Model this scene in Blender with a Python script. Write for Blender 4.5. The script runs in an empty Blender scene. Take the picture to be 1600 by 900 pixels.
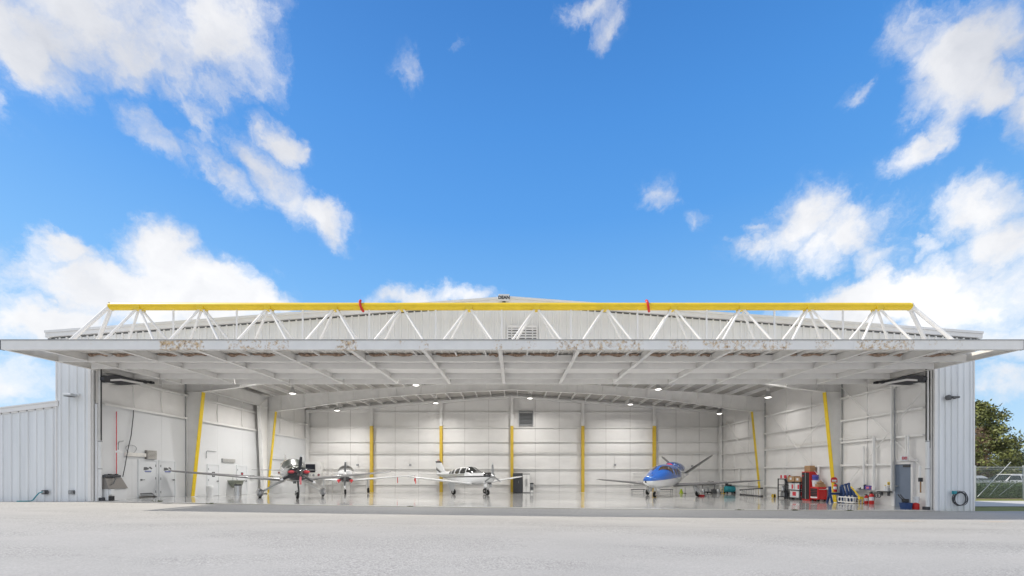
import bpy, bmesh, math, random
from mathutils import Vector, Matrix, noise as mnoise
random.seed(7)
R = math.radians
scene = bpy.context.scene
COL = scene.collection
# ------------------------------------------------------------------ camera
U = 0.0279                    # metres per photo pixel at the facade
D0 = 680 * U                  # camera to facade
CZ = 56 * U                   # eye height
VX, VY = 803.0, 742.0
cam_d = bpy.data.cameras.new('camera'); cam = bpy.data.objects.new('camera', cam_d); COL.objects.link(cam)
cam.location = (0, -D0, CZ); cam.rotation_euler = (R(90), 0, 0)
cam_d.sensor_width = 36; cam_d.lens = 36 * 680 / 1600
cam_d.shift_x = -3 / 1600; cam_d.shift_y = 292 / 1600
cam_d.clip_start = 0.1; cam_d.clip_end = 3000
scene.camera = cam
def X(px, d): return (px - VX) * U * d
def Z(py, d): return CZ + (VY - py) * U * d
def Y(d): return (d - 1) * D0
def Dp(y): return 1 + y / D0
# ------------------------------------------------------------------ light
SUN_EL, SUN_AZ = R(47), R(-3)         # sun low-left of the facade, almost in its plane
EXPOSURE = 0.6
SKY_STRENGTH = 0.12
scene.view_settings.view_transform = 'Standard'; scene.view_settings.look = 'None'
scene.view_settings.exposure = EXPOSURE; scene.view_settings.gamma = 1
to_sun = Vector((-math.cos(SUN_EL) * math.cos(SUN_AZ), -math.cos(SUN_EL) * math.sin(SUN_AZ), math.sin(SUN_EL)))
sd = bpy.data.lights.new('sun', 'SUN'); sd.energy = 2.9; sd.angle = R(0.5); sd.color = (1, .92, .80)
sun = bpy.data.objects.new('sun', sd); COL.objects.link(sun)
sun.rotation_euler = to_sun.to_track_quat('Z', 'Y').to_euler()
world = bpy.data.worlds.new('World'); scene.world = world; world.use_nodes = True
def build_sky():
    nt = world.node_tree; N = nt.nodes; L = nt.links
    for n in list(N): N.remove(n)
    out = N.new('ShaderNodeOutputWorld'); bg = N.new('ShaderNodeBackground'); bg.inputs[1].default_value = SKY_STRENGTH
    L.new(bg.outputs[0], out.inputs[0])
    sky = N.new('ShaderNodeTexSky'); sky.sky_type = 'NISHITA'; sky.sun_disc = False
    sky.sun_elevation = SUN_EL; sky.sun_rotation = math.atan2(to_sun.x, to_sun.y)
    sky.air_density = 1.0; sky.dust_density = 0.35; sky.ozone_density = 2.0
    kk = 1 / SKY_STRENGTH / (2 ** EXPOSURE)
    tc0 = N.new('ShaderNodeTexCoord'); sz = N.new('ShaderNodeSeparateXYZ'); L.new(tc0.outputs['Generated'], sz.inputs[0])
    rp = N.new('ShaderNodeValToRGB'); el = rp.color_ramp.elements
    for i, (z, c) in enumerate(((0, (.52, .72, .92)), (.2, (.31, .60, .93)), (.36, (.185, .49, .94)), (.5, (.098, .37, .88)), (.62, (.068, .305, .80)), (.78, (.034, .20, .61)), (1, (.035, .17, .52)))):
        e = el[0] if i == 0 else el[1] if i == 1 else el.new(z)
        e.position = z; e.color = (c[0], c[1], c[2], 1)
    L.new(sz.outputs['Z'], rp.inputs[0])
    rs = N.new('ShaderNodeVectorMath'); rs.operation = 'SCALE'; rs.inputs['Scale'].default_value = kk; L.new(rp.outputs[0], rs.inputs[0])
    tint = N.new('ShaderNodeMix'); tint.data_type = 'RGBA'; tint.inputs[0].default_value = .85
    L.new(sky.outputs[0], tint.inputs[6]); L.new(rs.outputs[0], tint.inputs[7])
    tc = N.new('ShaderNodeTexCoord'); dirv = tc.outputs['Generated']
    def math_(op, a, b=None, clamp=False):
        m = N.new('ShaderNodeMath'); m.operation = op; m.use_clamp = clamp
        for i, v in enumerate((a, b)):
            if v is None: continue
            if isinstance(v, (int, float)): m.inputs[i].default_value = v
            else: L.new(v, m.inputs[i])
        return m.outputs[0]
    def noise(vec, scale, detail, rough, lac=2.0):
        n = N.new('ShaderNodeTexNoise'); n.inputs['Scale'].default_value = scale; n.inputs['Detail'].default_value = detail
        n.inputs['Roughness'].default_value = rough; n.inputs['Lacunarity'].default_value = lac; L.new(vec, n.inputs['Vector']); return n
    # warp
    wn = noise(dirv, 5.5, 8, .62)
    sub = N.new('ShaderNodeVectorMath'); sub.operation = 'SUBTRACT'; L.new(wn.outputs['Color'], sub.inputs[0]); sub.inputs[1].default_value = (.5, .5, .5)
    scl = N.new('ShaderNodeVectorMath'); scl.operation = 'SCALE'; L.new(sub.outputs[0], scl.inputs[0]); scl.inputs['Scale'].default_value = .17
    add = N.new('ShaderNodeVectorMath'); add.operation = 'ADD'; L.new(dirv, add.inputs[0]); L.new(scl.outputs[0], add.inputs[1])
    wv = add.outputs[0]
    field = None; under = None
    # each cloud puff: compass direction and angular size (given as direction tangents), strength
    def puff(cx, cy, rx, ry, rot=0, s=1.0):
        nonlocal field, under
        c = Vector((cx - VX, 680, VY - cy)); ln = c.length; c.normalize()
        rt = Vector((680, -(cx - VX), 0)).normalized(); up = rt.cross(c)
        if up.z < 0: up = -up
        a = math.cos(R(rot)) * rt - math.sin(R(rot)) * up; b = math.sin(R(rot)) * rt + math.cos(R(rot)) * up
        fx = (rx / ln) * (680 / ln) ** (.5); fy = (ry / ln)
        m = N.new('ShaderNodeMapping'); m.vector_type = 'TEXTURE'
        rotm = Matrix((a, b, a.cross(b))).transposed()
        m.inputs['Location'].default_value = c; m.inputs['Rotation'].default_value = rotm.to_euler()
        m.inputs['Scale'].default_value = (fx, fy, .6)
        L.new(wv, m.inputs['Vector'])
        le = N.new('ShaderNodeVectorMath'); le.operation = 'LENGTH'; L.new(m.outputs[0], le.inputs[0])
        mr = N.new('ShaderNodeMapRange'); mr.interpolation_type = 'SMOOTHSTEP'
        mr.inputs['From Min'].default_value = 1.65; mr.inputs['From Max'].default_value = .15
        mr.inputs['To Min'].default_value = 0; mr.inputs['To Max'].default_value = s
        L.new(le.outputs['Value'], mr.inputs['Value'])
        field = mr.outputs[0] if field is None else math_('MAXIMUM', field, mr.outputs[0])
    for p in [(40, 40, 150, 75), (190, 30, 190, 75, 0, 1.05), (340, 50, 95, 85), (85, 112, 75, 38, 15), (365, 125, 45, 55, 60, .8), (20, 165, 20, 45, 0, .5),
              (240, 205, 60, 26, 25, .8), (312, 165, 36, 34, 0, .72), (330, 258, 85, 34, 32, .9), (425, 285, 95, 40, 32, 1), (500, 335, 55, 28, 30, .95), (425, 205, 38, 30, -30, .85),
              (235, 405, 60, 55, 20, 1.3), (110, 388, 66, 27, 12, 1.2), (190, 450, 160, 54, 0, 1.4), (325, 455, 125, 46, 8, 1.3), (60, 495, 95, 40, 0, 1.1), (300, 500, 190, 40, 0, 1.1),
              (40, 590, 85, 48, 0, .9), (640, 466, 80, 22, 0, 1.05), (705, 462, 70, 20, 0, 1.05),
              (925, 12, 65, 24, 10, .85), (950, 40, 32, 38, 20, .8), (645, 95, 34, 26, 0, .55), (725, 68, 22, 18, 0, .5),
              (1500, 105, 95, 85, 0, 1.05), (1420, 45, 65, 48, 0, .75), (1565, 55, 90, 70, 0, .8), (1570, 150, 75, 45, 0, .9), (1440, 165, 60, 35, 0, .7),
              (1422, 258, 50, 25, -10, .95), (1465, 238, 24, 34, 0, .72), (1035, 300, 38, 30, 0, .66), (1105, 345, 26, 18, 0, .55), (1318, 160, 18, 14, 0, .5),
              (1240, 350, 68, 50, 0, 1.1), (1310, 378, 105, 48, 18, 1.15), (1365, 412, 55, 28, 0, .9), (1170, 385, 50, 24, 0, .6), (1180, 345, 22, 12, 0, .6),
              (1535, 335, 72, 40, 15, 1.1), (1580, 385, 72, 58, 20, 1.15), (1450, 385, 30, 16, 0, .6), (1430, 458, 190, 46, 0, 1.25), (1545, 475, 140, 65, 0, 1.25), (1310, 476, 130, 32, 0, 1.15),
              (1570, 540, 110, 45, 0, .85), (1575, 602, 55, 28, 0, .95), (1700, 470, 160, 90, 0, 1), (-120, 480, 120, 60, 0, 1), (-150, 60, 140, 100, 0, 1), (1750, 120, 130, 90, 0, 1)]:
        puff(*p)
    # cloud carries on beyond the view, made denser there as fill light
    big = noise(dirv, 2.1, 3, .5)
    bf = N.new('ShaderNodeMapRange'); bf.inputs['From Min'].default_value = .28; bf.inputs['From Max'].default_value = .48; L.new(big.outputs['Fac'], bf.inputs['Value'])
    sx = N.new('ShaderNodeSeparateXYZ'); L.new(dirv, sx.inputs[0])
    back = N.new('ShaderNodeMapRange'); back.interpolation_type = 'SMOOTHSTEP'; back.inputs['From Min'].default_value = .42; back.inputs['From Max'].default_value = .12
    L.new(sx.outputs['Y'], back.inputs['Value'])
    field = math_('MAXIMUM', field, math_('MULTIPLY', bf.outputs[0], back.outputs[0]))
    fb = noise(wv, 7.5, 10, .6); fb2 = noise(dirv, 26, 8, .62)
    n1 = math_('MULTIPLY', math_('SUBTRACT', fb.outputs['Fac'], .5), 2.0)
    n2 = math_('MULTIPLY', math_('SUBTRACT', fb2.outputs['Fac'], .5), .42)
    tot = math_('ADD', field, math_('ADD', n1, n2))
    dens = N.new('ShaderNodeMapRange'); dens.interpolation_type = 'SMOOTHSTEP'
    dens.inputs['From Min'].default_value = .30; dens.inputs['From Max'].default_value = 1.15; L.new(tot, dens.inputs['Value'])
    gate = N.new('ShaderNodeMapRange'); gate.inputs['From Min'].default_value = .02; gate.inputs['From Max'].default_value = .3; L.new(field, gate.inputs['Value'])
    # thin ragged veils round the thick parts
    fb3 = noise(wv, 13, 9, .66)
    n3 = math_('MULTIPLY', math_('SUBTRACT', fb3.outputs['Fac'], .5), 3.0)
    veil = N.new('ShaderNodeMapRange'); veil.interpolation_type = 'SMOOTHSTEP'; veil.inputs['From Min'].default_value = .12; veil.inputs['From Max'].default_value = 1.35; veil.inputs['To Max'].default_value = .72
    L.new(math_('ADD', math_('MULTIPLY', field, 1.05), math_('ADD', n3, math_('MULTIPLY', n1, .45))), veil.inputs['Value'])
    gate2 = N.new('ShaderNodeMapRange'); gate2.inputs['From Min'].default_value = .0; gate2.inputs['From Max'].default_value = .45; L.new(field, gate2.inputs['Value'])
    dmul = math_('MAXIMUM', math_('MULTIPLY', dens.outputs[0], gate.outputs[0], True), math_('MULTIPLY', veil.outputs[0], gate2.outputs[0]))
    dfin = math_('MULTIPLY', dmul, .97)
    # cloud brightness: thick middles greyer, lumps brighter, whiter towards the horizon haze
    sh = noise(wv, 6.5, 6, .5)
    shm = N.new('ShaderNodeMapRange'); shm.inputs['From Min'].default_value = .3; shm.inputs['From Max'].default_value = .68; L.new(sh.outputs['Fac'], shm.inputs['Value'])
    lowb = N.new('ShaderNodeMapRange'); lowb.inputs['From Min'].default_value = .62; lowb.inputs['From Max'].default_value = .28
    lowb.inputs['To Min'].default_value = 0; lowb.inputs['To Max'].default_value = .36; L.new(sx.outputs['Z'], lowb.inputs['Value'])
    shf = math_('ADD', math_('MULTIPLY', shm.outputs[0], .65), lowb.outputs[0], True)
    cmix = N.new('ShaderNodeMix'); cmix.data_type = 'RGBA'; L.new(shf, cmix.inputs[0])
    k = 1 / SKY_STRENGTH / (2 ** EXPOSURE)
    cmix.inputs[6].default_value = (.62 * k, .645 * k, .71 * k, 1); cmix.inputs[7].default_value = (1.15 * k, 1.14 * k, 1.13 * k, 1)
    fin = N.new('ShaderNodeMix'); fin.data_type = 'RGBA'; L.new(dfin, fin.inputs[0]); L.new(tint.outputs[2], fin.inputs[6]); L.new(cmix.outputs[2], fin.inputs[7])
    L.new(fin.outputs[2], bg.inputs[0])
build_sky()
# ------------------------------------------------------------------ helpers
class MB:
    def __init__(s): s.v = []; s.f = []; s.mi = []; s.cur = 0
    def add(s, vs, fs):
        o = len(s.v); s.v += [Vector(v) for v in vs]
        for f in fs: s.f.append([o + i for i in f]); s.mi.append(s.cur)
        return s
    def box(s, a, b):
        (x0, y0, z0), (x1, y1, z1) = [[min(p, q) for p, q in zip(a, b)], [max(p, q) for p, q in zip(a, b)]]
        return s.hexa([(x0, y0, z0), (x1, y0, z0), (x1, y1, z0), (x0, y1, z0), (x0, y0, z1), (x1, y0, z1), (x1, y1, z1), (x0, y1, z1)])
    def cbox(s, c, d, rot=None):
        m = rot.to_matrix() if rot is not None and hasattr(rot, 'to_matrix') else Matrix.Identity(3)
        vs = [Vector(c) + m @ Vector((sx * d[0] / 2, sy * d[1] / 2, sz * d[2] / 2)) for sz in (-1, 1) for sx, sy in ((-1, -1), (1, -1), (1, 1), (-1, 1))]
        return s.hexa(vs)
    def hexa(s, vs): return s.add(vs, [(3, 2, 1, 0), (4, 5, 6, 7), (0, 1, 5, 4), (1, 2, 6, 5), (2, 3, 7, 6), (3, 0, 4, 7)])
    def bevbox(s, a, b, r):
        bm = bmesh.new(); bmesh.ops.create_cube(bm, size=1)
        c = [(p + q) / 2 for p, q in zip(a, b)]; d = [abs(q - p) for p, q in zip(a, b)]
        for v in bm.verts: v.co = Vector([c[i] + v.co[i] * d[i] for i in range(3)])
        bmesh.ops.bevel(bm, geom=bm.edges[:] + bm.verts[:], offset=min(r, min(d) * .45), segments=2, affect='EDGES', profile=.5)
        s.frombm(bm); return s
    def frombm(s, bm):
        bm.verts.index_update(); o = len(s.v); s.v += [v.co.copy() for v in bm.verts]
        for f in bm.faces: s.f.append([o + v.index for v in f.verts]); s.mi.append(s.cur)
        bm.free()
    def tube(s, p0, p1, r0, r1=None, n=10, caps=True):
        return s.path([p0, p1], [r0, r0 if r1 is None else r1], n, caps)
    def path(s, pts, rs, n=8, caps=True):
        pts = [Vector(p) for p in pts]
        if isinstance(rs, (int, float)): rs = [rs] * len(pts)
        vs = []; t = (pts[1] - pts[0]).normalized(); ref = Vector((0, 0, 1)) if abs(t.z) < .95 else Vector((1, 0, 0))
        for i, p in enumerate(pts):
            t = (pts[min(i + 1, len(pts) - 1)] - pts[max(i - 1, 0)]).normalized()
            a = t.cross(ref)
            if a.length < 1e-4: a = t.cross(Vector((0, 1, 0)))
            a.normalize(); b = a.cross(t)
            for k in range(n):
                q = 2 * math.pi * k / n; vs.append(p + (a * math.cos(q) + b * math.sin(q)) * rs[i])
        fs = [(i * n + k, i * n + (k + 1) % n, (i + 1) * n + (k + 1) % n, (i + 1) * n + k) for i in range(len(pts) - 1) for k in range(n)]
        if caps: fs += [tuple(range(n - 1, -1, -1)), tuple((len(pts) - 1) * n + k for k in range(n))]
        return s.add(vs, fs)
    def lathe(s, prof, c=(0, 0, 0), n=16, axis='z', caps=True):
        vs = []
        for r, h in prof:
            for k in range(n):
                q = 2 * math.pi * k / n; u, w = r * math.cos(q), r * math.sin(q)
                vs.append(Vector(c) + Vector({'z': (u, w, h), 'x': (h, u, w), 'y': (w, h, u)}[axis]))
        fs = [(i * n + k, i * n + (k + 1) % n, (i + 1) * n + (k + 1) % n, (i + 1) * n + k) for i in range(len(prof) - 1) for k in range(n)]
        if caps: fs += [tuple(range(n - 1, -1, -1)), tuple((len(prof) - 1) * n + k for k in range(n))]
        return s.add(vs, fs)
    def prism(s, poly, axis, a, b):
        def p3(u, w, t): return {'x': (t, u, w), 'y': (u, t, w), 'z': (u, w, t)}[axis]
        n = len(poly); vs = [p3(u, w, a) for u, w in poly] + [p3(u, w, b) for u, w in poly]
        return s.add(vs, [tuple(range(n)), tuple(range(2 * n - 1, n - 1, -1))] + [(i, (i + 1) % n, n + (i + 1) % n, n + i)[::-1] for i in range(n)])
    def grid(s, fn, nu, nv):
        vs = [fn(i / nu, j / nv) for j in range(nv + 1) for i in range(nu + 1)]
        return s.add(vs, [(j * (nu + 1) + i, j * (nu + 1) + i + 1, (j + 1) * (nu + 1) + i + 1, (j + 1) * (nu + 1) + i) for j in range(nv) for i in range(nu)])
    def ellipsoid(s, c, r, n=12, m=8):
        prof = [(math.sin(math.pi * i / m), -math.cos(math.pi * i / m)) for i in range(m + 1)]
        o = len(s.v); s.lathe([(max(p[0], .02), p[1]) for p in prof], n=n)
        for i in range(o, len(s.v)): v = s.v[i]; s.v[i] = Vector((c[0] + v.x * r[0], c[1] + v.y * r[1], c[2] + v.z * r[2]))
        return s
    def build(s, name, mat, parent=None, world=True, smooth=False, label=None, kind=None, recalc=True):
        me = bpy.data.meshes.new(name)
        vs = s.v
        if parent is not None and world and parent in WM:
            inv = WM[parent].inverted(); vs = [inv @ v for v in vs]
        me.from_pydata([tuple(v) for v in vs], [], s.f)
        mats = mat if isinstance(mat, (list, tuple)) else [mat]
        for m in mats: me.materials.append(m)
        if len(mats) > 1: me.polygons.foreach_set('material_index', s.mi)
        if recalc:
            bm = bmesh.new(); bm.from_mesh(me); bmesh.ops.recalc_face_normals(bm, faces=bm.faces[:]); bm.to_mesh(me); bm.free()
        if smooth:
            me.polygons.foreach_set('use_smooth', [True] * len(me.polygons))
            if smooth != 'all': me.set_sharp_from_angle(angle=R(38))
        me.update()
        o = bpy.data.objects.new(name, me); COL.objects.link(o)
        if parent is not None: o.parent = parent; WM[o] = WM.get(parent, Matrix.Identity(4))
        if label: o['label'] = label
        if kind: o['kind'] = kind
        return o
WM = {}
def thing(name, label, cat, loc=(0, 0, 0), rz=0, group=None):
    o = bpy.data.objects.new(name, None); COL.objects.link(o); o.empty_display_size = .2
    o.location = loc; o.rotation_euler = (0, 0, rz); WM[o] = Matrix.Translation(loc) @ Matrix.Rotation(rz, 4, 'Z')
    o['label'] = label; o['category'] = cat
    if group: o['group'] = group
    return o
def tag(o, label, cat, group=None):
    o['label'] = label; o['category'] = cat
    if group: o['group'] = group
    return o
def structure(o): o['kind'] = 'structure'; return o
def copy_tree(o, parent=None):
    c = o.copy(); COL.objects.link(c); c.parent = parent
    for ch in o.children: copy_tree(ch, c)
    return c
def text_part(body, size, mat, parent, mtx, name='lettering', ext=.004, bold=0.0):
    cu = bpy.data.curves.new('lettering', 'FONT'); cu.body = body; cu.size = size; cu.extrude = ext; cu.offset = bold
    cu.align_x = 'CENTER'; cu.align_y = 'CENTER'
    t = bpy.data.objects.new('lettering_source', cu); COL.objects.link(t)
    dg = bpy.context.evaluated_depsgraph_get(); me = bpy.data.meshes.new_from_object(t.evaluated_get(dg))
    bpy.data.objects.remove(t); bpy.data.curves.remove(cu)
    inv = WM.get(parent, Matrix.Identity(4)).inverted(); me.transform(inv @ mtx)
    me.materials.clear(); me.materials.append(mat); me.name = name
    o = bpy.data.objects.new(name, me); COL.objects.link(o); o.parent = parent; return o
# ------------------------------------------------------------------ materials
MT = {}
def mat(name, col, rough=.5, metal=0., var=.07, scale=2.0, bump=0., bscale=30., coat=0., stretch=(1, 1, 1), detail=5, spec=.5, island=0.):
    m = bpy.data.materials.new(name); m.use_nodes = True; nt = m.node_tree; N = nt.nodes; L = nt.links
    p = N['Principled BSDF']; p.inputs['Roughness'].default_value = rough; p.inputs['Metallic'].default_value = metal
    p.inputs['Coat Weight'].default_value = coat; p.inputs['Coat Roughness'].default_value = .08; p.inputs['Specular IOR Level'].default_value = spec
    tc = N.new('ShaderNodeTexCoord'); mp = N.new('ShaderNodeMapping'); mp.inputs['Scale'].default_value = stretch
    L.new(tc.outputs['Object'], mp.inputs[0])
    n = N.new('ShaderNodeTexNoise'); n.inputs['Scale'].default_value = scale; n.inputs['Detail'].default_value = detail; n.inputs['Roughness'].default_value = .6
    L.new(mp.outputs[0], n.inputs['Vector'])
    r = N.new('ShaderNodeValToRGB'); r.color_ramp.elements[0].position = .3; r.color_ramp.elements[1].position = .7
    r.color_ramp.elements[0].color = [max(0, c * (1 - var)) for c in col] + [1]; r.color_ramp.elements[1].color = [min(1, c * (1 + var * .6)) for c in col] + [1]
    L.new(n.outputs['Fac'], r.inputs[0]); src = r.outputs[0]
    if island:
        g = N.new('ShaderNodeNewGeometry'); mr = N.new('ShaderNodeMapRange'); mr.inputs['To Min'].default_value = 1 - island; mr.inputs['To Max'].default_value = 1 + island
        L.new(g.outputs['Random Per Island'], mr.inputs['Value'])
        mx = N.new('ShaderNodeMix'); mx.data_type = 'RGBA'; mx.blend_type = 'MULTIPLY'; mx.inputs[0].default_value = 1
        L.new(src, mx.inputs[6]); L.new(mr.outputs[0], mx.inputs[7]); src = mx.outputs[2]
    L.new(src, p.inputs['Base Color'])
    if bump:
        b = N.new('ShaderNodeBump'); b.inputs['Strength'].default_value = bump; b.inputs['Distance'].default_value = .02
        n2 = N.new('ShaderNodeTexNoise'); n2.inputs['Scale'].default_value = bscale; n2.inputs['Detail'].default_value = 4; L.new(mp.outputs[0], n2.inputs['Vector'])
        L.new(n2.outputs['Fac'], b.inputs['Height']); L.new(b.outputs[0], p.inputs['Normal'])
    MT[name] = m; return m
def nodes(m): return m.node_tree.nodes, m.node_tree.links, m.node_tree.nodes['Principled BSDF']
mat('wall_paint', (.81, .83, .845), .42, 0, .09, 1.2, .12, 3, stretch=(2.2, 2.2, .16), detail=7)
mat('gable_paint', (.84, .835, .82), .45, 0, .05, 1.2, .1, 3, stretch=(2, 2, .25))
mat('trim_paint', (.83, .82, .81), .4, 0, .04, 2)
mat('steel_white', (.85, .84, .82), .45, 0, .06, 1.6)
mat('steel_dirty', (.80, .78, .74), .5, 0, .12, 2.5, detail=8)
mat('insulation', (.86, .845, .825), .62, 0, .05, .9, .25, 1.8)
mat('liner', (.76, .77, .78), .5, 0, .03, .7, .06, 2)
mat('ceiling_vinyl', (.50, .48, .455), .6, 0, .08, .8, .25, 2.2)
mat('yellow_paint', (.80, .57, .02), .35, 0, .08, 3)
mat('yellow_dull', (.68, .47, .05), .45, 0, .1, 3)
mat('red_paint', (.62, .025, .025), .35, 0, .08, 6)
mat('black_paint', (.025, .026, .03), .4, 0, .15, 6)
mat('charcoal', (.06, .062, .07), .5, 0, .12, 8)
mat('rubber', (.02, .02, .02), .8, 0, .2, 10)
mat('dark_grey', (.12, .125, .13), .5, 0, .1, 6)
mat('mid_grey', (.32, .33, .34), .5, 0, .06, 4)
mat('steel', (.55, .56, .57), .28, 1, .08, 6)
mat('aluminium', (.62, .63, .64), .35, 1, .1, 4)
mat('tan_panel', (.22, .205, .19), .5, 0, .08, 4)
mat('white_plastic', (.78, .79, .80), .4, 0, .03, 4)
mat('door_white', (.75, .77, .79), .4, 0, .03, 1.5)
mat('door_blue', (.19, .235, .31), .45, 0, .06, 2)
mat('navy', (.02, .06, .19), .4, 0, .15, 6)
mat('teal', (.02, .28, .34), .4, 0, .12, 5)
mat('lime', (.42, .55, .03), .5, 0, .1, 5)
mat('cardboard', (.45, .28, .15), .8, 0, .12, 6)
mat('purple', (.14, .10, .42), .4, 0, .1, 6)
mat('cobalt_ink', (.05, .08, .38), .5)
mat('ink', (.03, .03, .035), .5)
mat('wood', (.32, .19, .09), .7, 0, .2, 4, stretch=(1, 6, 1))
mat('screen', (.012, .014, .025), .12, 0, .1, 2)
mat('pink', (.75, .22, .25), .6)
mat('plug_red', (.70, .06, .08), .7, 0, .1, 12)
mat('streamer_red', (.70, .05, .05), .7)
mat('rust_fluff', (.46, .33, .25), .95, 0, .7, 11, 1.0, 40, detail=9)
mat('hedge_leaf', (.050, .085, .022), .6, 0, .3, .8, island=.55)
mat('tree_leaf', (.14, .155, .045), .5, 0, .35, .5, island=.75)
mat('far_leaf', (.10, .12, .06), .7, 0, .3, .3, island=.5)
mat('twig_brown', (.27, .19, .13), .8, 0, .3, .8, island=.5)
mat('bark', (.16, .12, .085), .9, 0, .3, 4, .6, 12)
mat('weed', (.10, .13, .03), .8, 0, .3, 6, island=.4)
mat('mulch', (.19, .13, .085), .95, 0, .3, 6, .5, 25)
mat('galv', (.52, .54, .54), .45, .6, .08, 3)
mat('wire_galv', (.36, .41, .38), .6, 0, .05, 2)
mat('car_white', (.75, .76, .77), .25, 0, .02, 1, coat=.6)
mat('car_silver', (.50, .53, .55), .25, .4, .02, 1, coat=.6)
mat('car_glass', (.03, .04, .045), .05, 0, .1, 2)
mat('lamp_red', (.5, .02, .02), .2)
mat('clear_coat_black', (.03, .03, .035), .12, 0, .1, 3, coat=.8)
mat('plane_white', (.78, .79, .80), .16, 0, .03, 1.2, coat=.7)
mat('plane_silver', (.50, .50, .51), .25, .35, .05, 1.2, coat=.5)
mat('wing_grey', (.19, .19, .195), .3, .2, .06, 1.2, coat=.3)
mat('dark_red', (.20, .03, .035), .5)
mat('plane_grey', (.27, .27, .275), .3, .2, .06, 1.2, coat=.4)
mat('glass_dark', (.04, .042, .042), .07, 0, .3, 1.4, coat=.3, spec=.4)
mat('glass_brown', (.075, .052, .038), .12, 0, .45, 3.5, coat=.2, spec=.4)
mat('glass_green', (.075, .085, .075), .32, 0, .35, 2.5, coat=0., spec=.3)
mat('sink_green', (.27, .29, .24), .35, .4, .08, 4)
mat('path_concrete', (.50, .49, .47), .85, 0, .08, 1.5, .3, 20)
mat('sill_concrete', (.62, .61, .58), .8, 0, .14, 2.2, .4, 18)
def mat_door_glow():
    m = bpy.data.materials.new('lamp_glow'); m.use_nodes = True; N, L, p = nodes(m)
    p.inputs['Base Color'].default_value = (.9, .9, .88, 1); p.inputs['Emission Color'].default_value = (1, .97, .9, 1); p.inputs['Emission Strength'].default_value = 3.0
    MT['lamp_glow'] = m
mat_door_glow()
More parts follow.
